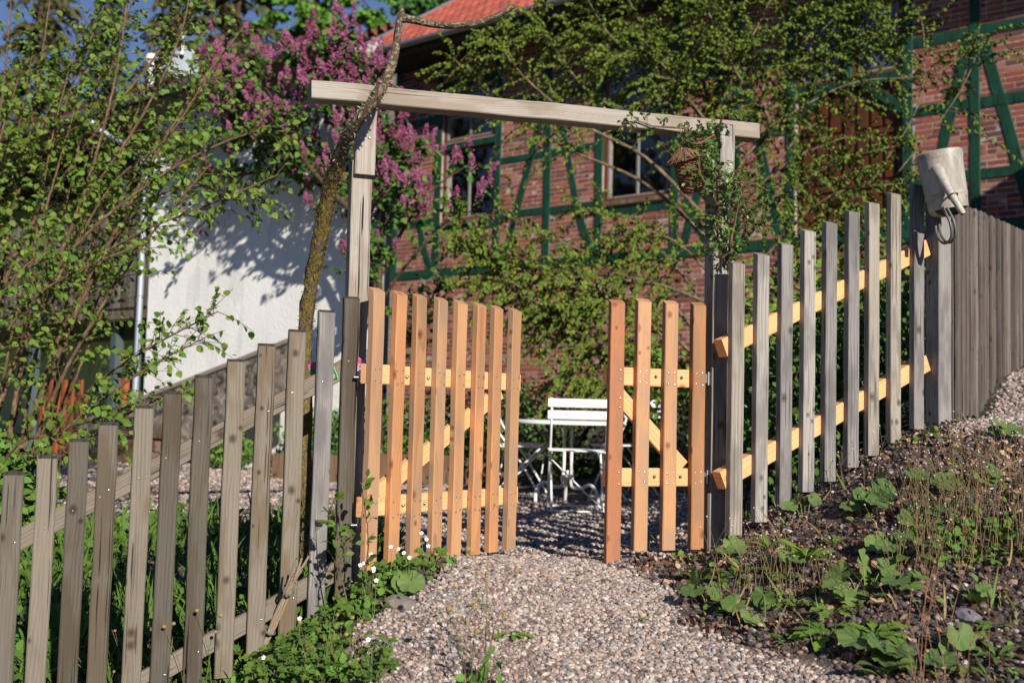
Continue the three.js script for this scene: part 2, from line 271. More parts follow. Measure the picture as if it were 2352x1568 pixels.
{
  const R = rng(99);
  const scatter = (poly, n, s0, s1, far) => {
    const xs = poly.map((p) => p[0]), ds = poly.map((p) => p[1]), x0 = Math.min(...xs), x1 = Math.max(...xs), d0 = Math.max(2.6, Math.min(...ds)), d1 = Math.max(...ds), lists = [[], [], []];
    for (let i = 0, tries = 0; i < n && tries < n * 14; tries++) {
      const d = far ? d0 + (d1 - d0) * Math.pow(R(), far) : mix(d0, d1, R()), x = mix(x0, x1, R());
      if (!inside(poly, x + 0.07 * (R() - 0.5), d + 0.07 * (R() - 0.5)) || Math.abs(x) > 0.55 * d + 0.3) continue;
      i++; const s = mix(s0, s1, Math.pow(R(), 1.7)) * (1 + Math.max(0, d - 5) * 0.09), c = GRAVEL[Math.floor(R() * GRAVEL.length)].clone().multiplyScalar(0.75 + 0.35 * R());
      lists[i % 3].push({ m: place(x, H(x, d) + s * (0.1 + R() * 0.45), -d, (R() - 0.5) * 0.9, R() * 6.3, (R() - 0.5) * 0.9, s), c });
    }
    return lists;
  };
  const names = ['path_gravel', 'terrace_gravel', 'upper_path_gravel'], labels = ['pinkish beige pebbles of the path sloping up to the gate', 'pebbles covering the terrace behind the gate', 'pebbles along the foot of the tall board fence'];
  [[31000, 0.0038, 0.0118, 0], [21000, 0.0065, 0.014, 1.5], [9000, 0.007, 0.014, 1.2]].forEach(([n, a, b, f], k) => {
    const root = thing(names[k], labels[k], 'gravel'); root.userData.kind = 'stuff';
    scatter(PATHS[k], n, a, b, f).forEach((l, i) => inst('pebbles', pebbles[i], stoneMat, l, root));
  });
  // bare bank: dark stones, grit and dry litter
  const lists = [[], [], []], flakes = [];
  for (let i = 0, t = 0; i < 15000 && t < 90000; t++) {
    const d = 2.9 + 2.9 * R(), x = -2.0 + 5.2 * R(); if (onPath(x, d) >= 0 || Math.abs(x) > 0.52 * d) continue;
    if (x < 0.5 && (d > 4.15 || R() < 0.55)) continue; if (d > 5.5 && x < 2) continue;
    i++; const s = mix(0.003, 0.016, Math.pow(R(), 3)), c = (R() < 0.09 ? GRAVEL : DARKS)[Math.floor(R() * 8)].clone().multiplyScalar(0.6 + 0.5 * R());
    lists[i % 3].push({ m: place(x, H(x, d) + s * 0.3, -d, (R() - 0.5), R() * 6.3, (R() - 0.5), s), c });
    if (R() < 0.22) flakes.push({ m: place(x + 0.05 * R(), H(x, d) + 0.012, -d, -1.57 + (R() - 0.5) * 1.4, R() * 6.3, R() * 6.3, 0.012 + 0.022 * R()), c: srgb(...[[150, 112, 84], [118, 84, 60], [176, 146, 116], [96, 70, 52]][Math.floor(R() * 4)]) });
  }
  const root = thing('bank_stones', 'dark stones and grit on the bare bank beside the path', 'stones'); root.userData.kind = 'stuff';
  lists.forEach((l, i) => inst('stones', pebbles[i], stoneMat, l, root));
  const lg = new THREE.PlaneGeometry(1.5, 0.8, 2, 1); { const p = lg.attributes.position; for (let i = 0; i < p.count; i++) p.setZ(i, Math.abs(p.getX(i)) < 0.1 ? 0 : 0.25); lg.computeVertexNormals(); }
  const lr = thing('dry_leaf_litter', 'dry brown leaf litter lying on the bare bank', 'leaf litter'); lr.userData.kind = 'stuff';
  inst('litter', lg, std({ roughness: 1, side: THREE.DoubleSide }), flakes, lr);
  // larger stones that can be told apart
  const big = pebble(41, 0.5);
  for (const [px, py, s, col, lab] of [[2226, 1422, 0.042, [112, 106, 112], 'large angular grey stone on the dark bank'], [2188, 1442, 0.016, [190, 178, 160], 'pale round pebble under the large grey stone'], [2120, 1372, 0.02, [132, 118, 112], 'brownish stone above the large grey stone'], [1850, 1338, 0.024, [150, 120, 104], 'rust brown stone between the leaf rosettes'], [920, 1392, 0.05, [120, 110, 100], 'grey stone half hidden under the strawberry leaves']]) {
    const p = groundAt(px, py), m = part('stone', big, std({ color: srgb(...col), roughness: 0.85 }), null); m.position.copy(p).y += s * 0.12; m.scale.setScalar(s); m.rotation.set(0.2, px, 0.15); tag(m, lab, 'stone');
  }
}

// ------------------------------------------------------------------ gate arch
const UP = V3(0, 1, 0);
const flat = (x, d, y = 0) => V3(x, y, -d);
const dirOf = (a, b) => b.clone().sub(a).setY(0).normalize();
const frontOf = (dir) => V3(-dir.z, 0, dir.x).negate().multiplyScalar(V3(-dir.z, 0, dir.x).negate().z > 0 ? 1 : -1);   // the horizontal normal that looks to the camera's side
const screwGeo = new THREE.SphereGeometry(0.0042, 8, 5); screwGeo.scale(1, 1, 0.5);
function screws(parent, list, mat, name = 'screw') { for (const p of list) { const s = part(name, screwGeo, mat, parent); s.position.copy(p); } }
const POST_L = flat(-0.637, 4.325), POST_R = flat(0.925, 4.845), GDIR = dirOf(POST_L, POST_R), GF = frontOf(GDIR);
const arch = thing('gate_arch', 'weathered wooden gate arch of two posts and a sloping top beam', 'gate arch', POST_L);
{
  const L = (v) => v.clone().sub(POST_L);
  const up = (b, y0, y1, w, t, o, off = 0) => barFromTo(L(b).setY(y0).addScaledVector(GF, off), L(b).setY(y1).addScaledVector(GF, off), w, t, GF, o);
  part('post', up(POST_L, -0.35, 1.66, 0.082, 0.085, { seed: 3, seg: 8, uo: 0.1 }), M.pale, arch);
  part('post', up(POST_R, -0.3, 1.78, 0.078, 0.085, { seed: 5, seg: 8, uo: 0.4 }), M.silverC, arch);
  const lapL = POST_L.clone().addScaledVector(GDIR, 0.005), lapR = POST_R.clone().addScaledVector(GDIR, 0.01);
  part('post_lap', up(lapL, 1.60, 1.935, 0.082, 0.05, { seed: 6, ch: 0.005, uo: 0.1 }, 0.048), M.pale, arch);
  part('post_lap', up(lapR, 1.70, 1.985, 0.074, 0.045, { seed: 7, ch: 0.005, uo: 0.2 }, 0.052), M.silverA, arch);
  const b0 = at(712, 206, 4.15).addScaledVector(GF, -0.02), b1 = at(1738, 303, 4.925).addScaledVector(GF, -0.02);
  part('beam', barFromTo(L(b0), L(b1), 0.072, 0.088, GF, { seed: 9, seg: 12, ch: 0.004, wav: 0.002, uo: 0.05, vo: 0.2 }), M.pale, arch);
  screws(arch, [[-0.02, 1.9], [0.014, 1.897], [-0.022, 1.745], [0.012, 1.75]].map(([a, y]) => L(lapL).addScaledVector(GDIR, a).addScaledVector(GF, 0.0755).setY(y)), M.screw);
  screws(arch, [[-0.01, 1.95], [0.014, 1.80]].map(([a, y]) => L(lapR).addScaledVector(GDIR, a).addScaledVector(GF, 0.0755).setY(y)), M.screw);
  // steel post foot beside the right post
  part('post_foot', tube([L(POST_R).addScaledVector(GF, 0.055).addScaledVector(GDIR, -0.05).setY(-0.05), L(POST_R).addScaledVector(GF, 0.055).addScaledVector(GDIR, -0.05).setY(0.32)], 0.011, 0.011, { curve: false }), M.steel, arch);
}
// ------------------------------------------------------------------ fences and gate leaves
function run(root, o, a, b, n, { L, w, t, slope, mats, y, seed, tilt = 0.004, nails, nailMat, off = 0, geo }) {
  const dir = dirOf(a, b), front = frontOf(dir), R = rng(seed);
  for (let i = 0; i < n; i++) {
    const p = a.clone().lerp(b, n > 1 ? i / (n - 1) : 0); p.y = 0; p.addScaledVector(front, off + (R() - 0.5) * 0.003).addScaledVector(dir, (R() - 0.5) * 0.006);
    const yb = y(i), lp = p.clone().sub(o).setY(yb), q = lp.clone().addScaledVector(UP, L(i)).addScaledVector(dir, (R() - 0.5) * 2 * tilt * L(i)).addScaledVector(front, (R() - 0.5) * tilt * L(i));
    const pk = part('picket', barFromTo(lp, q, w * (0.97 + 0.06 * R()), t, front, { seed: seed + i * 3, slope, ch: 0.003 + 0.002 * R(), seg: 6, wav: 0.0012 }), mats[Math.floor(R() * mats.length)], root);
    for (const ny of nails(i)) for (const sx of [-1, 1]) { if (R() < 0.12) continue; const s = part('screw', screwGeo, nailMat, pk); s.position.copy(lp).setY(ny + (R() - 0.5) * 0.012).addScaledVector(dir, sx * w * (0.2 + 0.06 * R())).addScaledVector(front, t / 2 + 0.0005); s.quaternion.setFromUnitVectors(V3(0, 0, 1), front); }
  }
  return { dir, front };
}
// left fence, running downhill
{
  const a = flat(-1.775, 3.76), b = flat(-0.668, 4.238);
  const tops = [1083, 1045, 1007, 969, 931, 898, 861, 824, 788, 756, 711, 680], txs = [30, 107, 182, 250, 329, 395, 470, 541, 611, 683, 749, 808];
  const dep = (px) => { let d = 4; for (let k = 0; k < 30; k++) { const p = at(px, 900, d); const t = (p.x - a.x) / (b.x - a.x); d = -mix(a.z, b.z, t); } return d; };
  const o = flat(-1.2, 4.0, height(-1.2, 4.0));
  const root = thing('picket_fence', 'old brown grey picket fence stepping downhill left of the gate', 'fence', o);
  const dir = dirOf(a, b), front = frontOf(dir), R = rng(5), mats = [M.greyA, M.greyB, M.greyC, M.greyA, M.greyB, M.greyC, M.greyC, M.greyB, M.greyB, M.greyB, M.silverB, M.greyC];
  const yr = (p, hi) => { const t = (p.x - a.x) / (b.x - a.x); return hi ? mix(0.135, 0.815, t) : mix(-0.62, 0.02, t); };
  txs.forEach((px, i) => {
    const d = dep(px), top = at(px, tops[i], d), base = top.clone(), L = 1.2 + 0.02 * (R() - 0.5); base.y -= L;
    const lp = base.sub(o), q = lp.clone().addScaledVector(UP, L).addScaledVector(dir, (R() - 0.5) * 0.008);
    const pk = part('picket', barFromTo(lp, q, i === 11 ? 0.064 : 0.067, 0.030, front, { seed: 200 + i * 7, slope: 0.012, ch: 0.004, seg: 7, wav: 0.002 }), mats[i], root); part('end_grain', topGeo(lp.distanceTo(q), 0.066, 0.030, 0.012).applyMatrix4(alongMatrix(lp, q, front)), M.endGrain, pk);
    for (const hi of [1, 0]) for (const sx of [-1, 1]) { if (R() < 0.3) continue; const s = part('nail', screwGeo, R() < 0.5 ? M.screw : M.nail, pk); s.position.copy(lp).setY(yr(top, hi) - o.y + (R() - 0.5) * 0.03).addScaledVector(dir, sx * 0.016 * R() + sx * 0.005).addScaledVector(front, 0.0145); s.quaternion.setFromUnitVectors(V3(0, 0, 1), front); }
  });
  for (const hi of [1, 0]) {
    const p = a.clone().addScaledVector(dir, -0.35).addScaledVector(front, -0.031), q = b.clone().addScaledVector(dir, 0.02).addScaledVector(front, -0.031);
    p.y = yr(p, hi); q.y = yr(q, hi); part('rail', barFromTo(p.sub(o), q.sub(o), 0.072, 0.03, front, { seed: 40 + hi, seg: 10 }), M.greyB, root);
  }
}
// left gate leaf, standing open inwards
{
  const a = flat(-0.537, 4.195), b = flat(0.006, 4.9), o = flat(-0.537, 4.195);
  const root = thing('gate_leaf', 'wide new larch gate leaf with eight pickets standing ajar', 'gate leaf', o);
  const { dir, front } = run(root, o, a, b, 8, { L: () => 1.1, w: 0.062, t: 0.034, slope: 0.019, mats: [M.freshA, M.freshB, M.freshC, M.freshD, M.freshC, M.freshE], y: () => 0.036, seed: 11, nails: () => [0.81, 0.765, 0.29, 0.235], nailMat: M.nail });
  const P = (s, y, f) => a.clone().addScaledVector(dir, s).setY(y).addScaledVector(front, f).sub(o), W = a.distanceTo(b);
  part('rail', barFromTo(P(-0.03, 0.795, -0.0315), P(W + 0.085, 0.795, -0.0315), 0.078, 0.028, front, { seed: 61, seg: 8, wav: 0.0004, vo: 0.1 }), M.rail, root);
  part('rail', barFromTo(P(-0.03, 0.275, -0.0315), P(W + 0.085, 0.275, -0.0315), 0.078, 0.028, front, { seed: 62, seg: 8, wav: 0.0004, uo: 0.6 }), M.rail, root);
  part('brace', barFromTo(P(0.06, 0.322, -0.0285), P(W - 0.06, 0.748, -0.0285), 0.07, 0.027, front, { seed: 63, wav: 0.0004 }), M.railB, root);
  const boltGeo = new THREE.SphereGeometry(0.0075, 10, 7);
  for (const [s, y] of [[0.20, 0.792], [0.33, 0.792], [0.20, 0.272], [0.33, 0.272]]) { const m = part('bolt', boltGeo, M.steel, root); m.position.copy(P(s, y, -0.013)); }
  for (const y of [0.8, 0.22]) {
    const h = part('hinge', merge([box(-0.045, 0.0, y - 0.02, y + 0.02, -0.05, -0.046), tube([V3(-0.05, y - 0.03, -0.048), V3(-0.05, y + 0.04, -0.048)], 0.008, 0.008, { curve: false }), tube([V3(-0.05, y - 0.02, -0.045), V3(-0.085, y - 0.02, -0.03)], 0.007, 0.007, { curve: false })]), M.steel, root);
    h.castShadow = true;
  }
}
// right gate leaf, closed, with its reddish stop picket
{
  const a = flat(0.575, 4.69), b = flat(0.836, 4.79), o = a.clone();
  const root = thing('gate_leaf', 'narrow new larch gate leaf, closed, with one reddish picket', 'gate leaf', o);
  const { dir, front } = run(root, o, a, b, 3, { L: () => 1.1, w: 0.066, t: 0.036, slope: 0.018, mats: [M.freshA, M.freshE, M.freshC], y: () => 0.072, seed: 71, nails: () => [0.85, 0.80, 0.41, 0.365], nailMat: M.screw });
  const P = (s, y, f) => a.clone().addScaledVector(dir, s).setY(y).addScaledVector(front, f).sub(o);
  const stop = part('picket', barFromTo(P(-0.137, -0.005, 0.012), P(-0.134, 1.158, 0.012), 0.068, 0.03, front, { seed: 91, slope: 0.018 }), M.freshRed, root); stop.userData.label = 'longer reddish picket at the free edge';
  screws(stop, [[0.85], [0.81], [0.73], [0.69], [0.41], [0.36]].map(([y]) => P(-0.12, y, 0.0278)), M.screw);
  part('rail', barFromTo(P(-0.165, 0.826, -0.0285), P(0.305, 0.826, -0.0285), 0.08, 0.028, front, { seed: 92, wav: 0.0004 }), M.railB, root);
  part('rail', barFromTo(P(-0.165, 0.387, -0.0285), P(0.305, 0.387, -0.0285), 0.08, 0.028, front, { seed: 93, wav: 0.0004 }), M.railB, root);
  part('brace', barFromTo(P(-0.135, 0.775, -0.028), P(0.22, 0.432, -0.028), 0.068, 0.026, front, { seed: 94, wav: 0.0004 }), M.railB, root);
  const boltGeo = new THREE.SphereGeometry(0.0075, 10, 7);
  for (const [s, y] of [[0.075, 0.83], [0.205, 0.83], [0.075, 0.39], [0.205, 0.39]]) { const m = part('bolt', boltGeo, M.darkSteel, root); m.position.copy(P(s, y, -0.012)); }
  for (const y of [0.83, 0.39]) part('hinge', merge([box(0.29, 0.33, y - 0.02, y + 0.02, -0.004, 0), tube([V3(0.335, y - 0.03, 0), V3(0.335, y + 0.03, 0)], 0.008, 0.008, { curve: false })]).applyMatrix4(new THREE.Matrix4().makeBasis(dir, UP, front)).translate(0, 0, 0), M.steel, root);
}
// right fence, running uphill, grey pickets on new rails, with its end post
const RF_A = flat(0.992, 4.70), RF_B = flat(1.967, 5.20);
{
  const a = RF_A, b = RF_B, o = flat(1.45, 4.94, height(1.45, 4.94)), root = thing('picket_fence', 'silver grey picket fence on new rails climbing the bank', 'fence', o);
  const dir = dirOf(a, b), front = frontOf(dir), R = rng(6), xs = [1693, 1750, 1805, 1857, 1906, 1958, 2004, 2054, 2107], tops = [600, 580, 556, 526, 507, 482, 462, 441, 420], bots = [1228, 1198, 1168, 1129, 1105, 1073, 1046, 1017, 985];
  const mats = [M.silverC, M.silverA, M.silverB, M.silverA, M.silverB, M.silverB, M.silverC, M.silverC, M.silverB];
  const dep = (px) => { let d = 5; for (let k = 0; k < 30; k++) { const p = at(px, 900, d), t = (p.x - a.x) / (b.x - a.x); d = -mix(a.z, b.z, t); } return d; };
  const yr = (t, hi) => hi ? mix(0.99, 1.475, t) : mix(0.41, 0.90, t);
  xs.forEach((px, i) => {
    const d = dep(px), q = at(px, tops[i], d), p = at(px - 3, bots[i], d); p.x = q.x - 0.002; p.z = q.z; const t = (q.x - a.x) / (b.x - a.x);
    const lp = p.sub(o), pk = part('picket', barFromTo(lp, q.sub(o), 0.068, 0.036, front, { seed: 300 + i * 5, slope: 0.014, ch: 0.003, seg: 7, wav: 0.001 }), mats[i], root);
    for (const hi of [1, 0]) for (const sx of [-1, 1]) { if (R() < 0.35) continue; const s = part('screw', screwGeo, M.screw, pk); s.position.copy(lp).setY(yr(t, hi) - o.y + (R() - 0.5) * 0.03).addScaledVector(dir, sx * 0.014).addScaledVector(front, 0.015); s.quaternion.setFromUnitVectors(V3(0, 0, 1), front); }
  });
  for (const hi of [1, 0]) {
    const p = a.clone().addScaledVector(dir, -0.055).addScaledVector(front, -0.046).setY(yr(-0.06, hi)), q = b.clone().addScaledVector(dir, 0.11).addScaledVector(front, -0.046).setY(yr(1.1, hi));
    part('rail', barFromTo(p.sub(o), q.sub(o), 0.082, 0.06, front, { seed: 50 + hi, seg: 8, wav: 0.0006, ch: 0.004 }), M.railB, root);
  }
  const e = at(2156, 700, 5.29).setY(0).sub(o);
  part('end_post', barFromTo(e.clone().setY(0.3 - o.y), e.clone().setY(1.77 - o.y), 0.09, 0.085, front, { seed: 77, seg: 8 }), M.silverB, root);
}
// tall board fence beyond it
{
  const a = flat(2.24, 5.46), b = flat(4.36, 9.05), dir = dirOf(a, b), front = frontOf(dir).x > 0 ? frontOf(dir) : frontOf(dir).negate(), L = a.distanceTo(b), o = a.clone().setY(height(2.2, 5.45)), R = rng(17);
  const root = thing('board_fence', 'tall grey fence of narrow upright boards running up beside the path', 'fence', o);
  const n = 46; let s = 0;
  for (let i = 0; i < n; i++) {
    const w = 0.062 + 0.024 * R(); const c = a.clone().addScaledVector(dir, s + w / 2); s += L / n;
    const t = (s - 0.05) / L, yb = H(c.x, -c.z) - 0.03, top = mix(1.80, 2.29, t) + 0.008 * (R() - 0.5);
    const p = c.clone().addScaledVector(front, (i % 2 ? 0.022 : -0.02) + (R() - 0.5) * 0.014).setY(yb).sub(o);
    part('board', barFromTo(p, p.clone().addScaledVector(UP, top - yb).addScaledVector(dir, (R() - 0.5) * 0.012), w, 0.02, front, { seed: 400 + i, seg: 4, ch: 0.003 }), [M.plankA, M.plankB, M.plankC, M.plankA, M.plankC][Math.floor(R() * 5)], root);
  }
  for (const k of [0.25, 0.8]) { const p = a.clone().addScaledVector(front, -0.06), q = b.clone().addScaledVector(front, -0.06); p.y = mix(0.65, 1.75, k); q.y = mix(1.2, 2.28, k); part('rail', barFromTo(p.sub(o), q.sub(o), 0.08, 0.05, front, { seed: 480, seg: 6 }), M.plankC, root); }
}
// ------------------------------------------------------------------ brick house: local x runs right along the front, y is world height, z faces the garden
const ALPHA = 50.9 * Math.PI / 180, TURN = -(Math.PI / 2 - ALPHA);
const plasterMap = dataTex(256, 256, (i, j) => { const k = 236 + 19 * fbm(i / 34, j / 50, 63) - 14 * smooth(0.6, 0.75, fbm(i / 14, j / 60, 64)); return [k, k, k * 0.985]; }); plasterMap.repeat.set(0.35, 0.35);
const plaster = (() => { const b = dataTex(256, 256, (i, j) => { const v = 255 * (0.5 * fbm(i / 5, j / 5, 61, 3) + 0.5 * fbm(i / 40, j / 40, 62, 3)); return [v, v, v]; }, false); b.repeat.set(0.8, 0.8); return (o) => std({ map: plasterMap, bumpMap: b, bumpScale: 0.006, roughness: 0.95, ...o }); })();
const paintTex = dataTex(128, 512, (i, j) => { const cr = smooth(0.72, 0.85, noise(i / 3, j / 60, 71)), p = fbm(i / 30, j / 90, 72), k = (0.82 + 0.36 * p) * (1 - 0.45 * cr); return [26 * k, 66 * k, 49 * k]; }); paintTex.repeat.set(2.4, 0.7);
const greenMat = phys({ map: paintTex, roughness: 0.55, specularIntensity: 0.5 });
const mortarTex = dataTex(256, 256, (i, j) => { const k = 0.75 + 0.4 * fbm(i / 12, j / 12, 81); return [178 * k, 164 * k, 150 * k]; });
const mortarMat = std({ map: mortarTex, roughness: 1 });
const brickMap = dataTex(256, 256, (i, j) => { const k = 0.78 + 0.3 * fbm(i / 20, j / 8, 82) + 0.16 * (noise(i / 1.6, j / 1.6, 83) - 0.5), w = smooth(0.66, 0.78, fbm(i / 26, j / 18, 84)); return [mix(255, 255, w) * k, mix(248, 240, w) * k, mix(240, 228, w) * k]; }); brickMap.repeat.set(3, 3);
const BRICKS = [[0.33, 0.085, 0.055], [0.27, 0.07, 0.048], [0.36, 0.12, 0.08], [0.19, 0.055, 0.045], [0.30, 0.095, 0.06], [0.38, 0.18, 0.135], [0.22, 0.075, 0.06], [0.14, 0.06, 0.055]];
const brickMats = BRICKS.map((c) => std({ map: brickMap, color: lin(...c), roughness: 0.92 }));
const glassMat = phys({ color: 0xffffff, transmission: 1, thickness: 0, roughness: 0.03, ior: 1.5 });
const darkRoom = std({ color: lin(0.22, 0.20, 0.18), roughness: 1, side: THREE.DoubleSide });
const frameBrown = woodFresh({ color: lin(0.26, 0.13, 0.09), roughness: 0.6 }), frameWhite = std({ color: lin(0.24, 0.235, 0.22), roughness: 0.5 });
const doorWood = woodFresh({ color: lin(0.17, 0.09, 0.06), roughness: 0.6 });
const zinc = std({ color: lin(0.42, 0.44, 0.46), metalness: 0.75, roughness: 0.45 });
{
  const o = V3(6.36, 0, -13.9), house = thing('brick_house', 'red brick house with dark green timber framing and orange tiled roof', 'house', o, TURN);
  const wallG = (y0, y1, s0, s1) => box(-s1, -s0, y0, y1, -0.30, -0.005);
  const POSTS = [[-2.6, -2.46], [-1.2, -1.06], [0.23, 0.36], [1.12, 1.26], [2.85, 2.99], [3.74, 3.88], [4.83, 4.98], [6.31, 6.46], [7.41, 7.56], [8.56, 8.71], [10.04, 10.2], [11.18, 11.34]];
  const OPEN = [[1.26, 2.85, 3.15, 5.45], [1.26, 2.85, 5.58, 6.65], [4.98, 6.31, 4.22, 5.6], [4.98, 6.31, 5.74, 6.72], [8.71, 10.04, 4.22, 5.6], [8.71, 10.04, 5.74, 6.72]];
  const TOP = 7.75, BOT = -0.4;
  // mortar beds bay by bay, so that the openings stay open
  const beds = [wallG(BOT, TOP, -4, -2.6)];
  for (let i = 0; i < POSTS.length - 1; i++) {
    const s0 = POSTS[i][0], s1 = POSTS[i + 1][0], op = OPEN.filter((w) => w[0] > s0 && w[1] < s1 + 0.2);
    if (!op.length) { beds.push(wallG(BOT, TOP, s0, s1)); continue; }
    beds.push(wallG(BOT, TOP, s0, op[0][0])); let y = BOT; for (const w of op) { beds.push(wallG(y, w[2], w[0], w[1])); y = w[3]; } beds.push(wallG(y, TOP, op[0][0], op[0][1]));
    if (s1 > op[0][1]) beds.push(wallG(BOT, TOP, op[0][1], s1));
  }
  beds.push(wallG(BOT, TOP, 11.18, 11.34));
  const wall = part('wall', merge(beds), mortarMat, house);
  // interior box, gable and back walls
  const W0 = -11.34, W1 = 4;
  const shell = [[W0, W1, BOT, TOP, -7.2, -7.0], [W0, W0 + 0.25, BOT, TOP, -7.0, -0.3], [W1 - 0.25, W1, BOT, TOP, -7.0, -0.3], [W0 + 0.25, W1 - 0.25, 2.9, 3.05, -7.0, -0.3], [W0 + 0.25, W1 - 0.25, TOP - 0.1, TOP, -7.0, -0.3]].map((b) => box(...b));
  part('inner_wall', merge(shell), darkRoom, house);
  // bricks: courses restart at every post
  const bays = []; for (let i = 0; i < POSTS.length - 1; i++) bays.push([POSTS[i][1], POSTS[i + 1][0]]); bays.push([-4, -2.6]);
  const R = rng(808), all = [], CH = 0.077;
  const push = (s0, s1, y0) => {
    if (s1 - s0 < 0.05) return; const y1 = y0 + CH - 0.012, sc = (s0 + s1) / 2, yc = (y0 + y1) / 2;
    if (OPEN.some((w) => s1 > w[0] && s0 < w[1] && y1 > w[2] - 0.02 && y0 < w[3] + 0.02)) return;
    all.push([s0, s1, y0, y1, sc, yc]);
  };
  for (let k = 0; k * CH + 0.6 < TOP - 0.1; k++) {
    const y0 = 0.6 + k * CH + (R() - 0.5) * 0.003;
    const spans = y0 < 3.10 ? [[-4, 11.3]] : bays;
    for (const [a, b] of spans) {
      if (y0 > 6.35 && (b < 8.5)) { if (a < 3) { /* hidden under the crown of the shrub but still lit through it */ } }
      let s = a + 0.012 + (k % 2 ? 0 : 0.125); if (k % 2 === 0) push(a + 0.012, s - 0.012, y0);
      for (; s < b - 0.02;) { const l = R() < 0.14 ? 0.115 : 0.24; const e = Math.min(b - 0.012, s + l - 0.012); push(s, e, y0); s += l; }
    }
  }
  const variants = [0, 1, 2, 3].map((v) => { const g = new THREE.BoxGeometry(1, 1, 1), p = g.attributes.position; for (let i = 0; i < p.count; i++) { const x = p.getX(i), y = p.getY(i), z = p.getZ(i), key = (x > 0 ? 1 : 0) + (y > 0 ? 2 : 0); if (z > 0) p.setXYZ(i, x * (0.975 + 0.02 * hash(key, v, 3)), y * (0.92 + 0.07 * hash(key, v, 4)), z - 0.06 * hash(key, v, 5)); } g.computeVertexNormals(); return g; });
  const score = (b) => (b[4] < 1.12 && b[4] > -0.5 && b[5] > 3.5 && b[5] < 5.9 ? 0 : b[4] > 2.95 && b[4] < 3.75 && b[5] > 3.9 && b[5] < 6 ? 1 : b[4] > 7.5 && b[4] < 8.6 && b[5] > 3.4 && b[5] < 6 ? 2 : 3) + b[4] * 0.001;
  all.sort((a, b) => score(a) - score(b));
  const rest = BRICKS.map(() => []);
  all.forEach((b, i) => {
    const mi = Math.floor(R() * BRICKS.length), m = place(-b[4], b[5], -0.02 + 0.007 * (R() - 0.5), (R() - 0.5) * 0.03, (R() - 0.5) * 0.02, (R() - 0.5) * 0.02, b[1] - b[0], b[3] - b[2], 0.04);
    if (i < 300) { const q = part('brick', variants[i % 4], brickMats[mi], wall); q.applyMatrix4(m); } else rest[mi].push(variants[i % 4].clone().applyMatrix4(m));
  });
  rest.forEach((l, i) => part('brickwork', merge(l), brickMats[i], house, 'stuff'));
  // timber frame
  const post = (s0, s1, y0, y1, zf = 0.018) => part('timber', barFromTo(V3(-(s0 + s1) / 2, y0, (zf - 0.13) / 2), V3(-(s0 + s1) / 2, y1, (zf - 0.13) / 2), s1 - s0, zf + 0.13, V3(0, 0, 1), { ch: 0.006, wav: 0.006, seg: 7, seed: Math.round(s0 * 100 + 500) }), greenMat, house);
  for (const [s0, s1] of POSTS) post(s0, s1, s0 < 2 ? 3.1 : 3.3, TOP - 0.12);
  const beam = (s0, s1, y0, y1, zf = 0.014) => part('timber', box(-s1, -s0, y0, y1, -0.12, zf), greenMat, house);
  beam(-4, 11.34, 3.18, 3.34, 0.022); beam(-4, 1.12, 5.84, 5.99); beam(-4, 11.34, TOP - 0.2, TOP - 0.02, 0.024);
  for (const [a, b, y0, y1] of [[-1.06, 0.23, 4.86, 5.0], [0.36, 1.12, 4.87, 5.01], [-1.06, 0.23, 3.9, 4.03], [0.36, 1.12, 3.9, 4.03], [1.26, 2.85, 5.45, 5.58], [2.99, 3.74, 5.98, 6.1], [3.88, 4.83, 5.98, 6.1], [2.99, 3.74, 4.9, 5.03], [3.88, 4.83, 4.9, 5.03], [4.98, 6.31, 3.98, 4.10], [4.98, 6.31, 5.60, 5.72], [4.98, 6.31, 6.78, 6.92], [6.46, 7.41, 4.13, 4.26], [6.46, 7.41, 5.15, 5.28], [7.56, 8.56, 4.15, 4.28], [7.56, 8.56, 5.16, 5.28], [7.56, 8.56, 6.2, 6.33], [6.46, 7.41, 6.2, 6.33], [8.71, 10.04, 4.02, 4.13], [8.71, 10.04, 5.60, 5.72], [8.71, 10.04, 6.78, 6.92], [10.2, 11.18, 6.18, 6.32], [10.2, 11.18, 5.0, 5.13], [10.2, 11.18, 4.2, 4.33], [1.26, 2.85, 6.66, 6.8]]) beam(a, b, y0, y1);
  const mull = (s, y0, y1) => post(s - 0.055, s + 0.055, y0, y1, 0.02); mull(2.055, 5.58, 6.66);
  const brace = (s0, y0, s1, y1, zf = 0.011, w = 0.15) => part('brace', barFromTo(V3(-s0, y0, zf - 0.04), V3(-s1, y1, zf - 0.04), w, 0.08, V3(0, 0, 1), { ch: 0.006, wav: 0.006, seed: Math.round(s0 * 50) + 900 }), greenMat, house);
  brace(0.40, 5.80, 0.94, 3.40); brace(0.19, 5.80, -0.40, 3.40); brace(3.93, 5.92, 4.72, 3.40); brace(3.69, 5.92, 3.08, 3.40);
  brace(7.66, 5.85, 8.45, 3.40); brace(6.86, 4.2, 6.5, 3.4); brace(7.3, 6.15, 6.85, 4.3, 0.01, 0.13); brace(10.62, 4.25, 10.28, 3.36); brace(-1.12, 5.8, -0.75, 3.4); brace(4.76, 4.1, 4.3, 3.38, 0.008, 0.13);
  brace(2.86, 5.12, 2.33, 5.50, 0.012, 0.14); brace(1.25, 5.0, 1.80, 5.48, 0.012, 0.14);
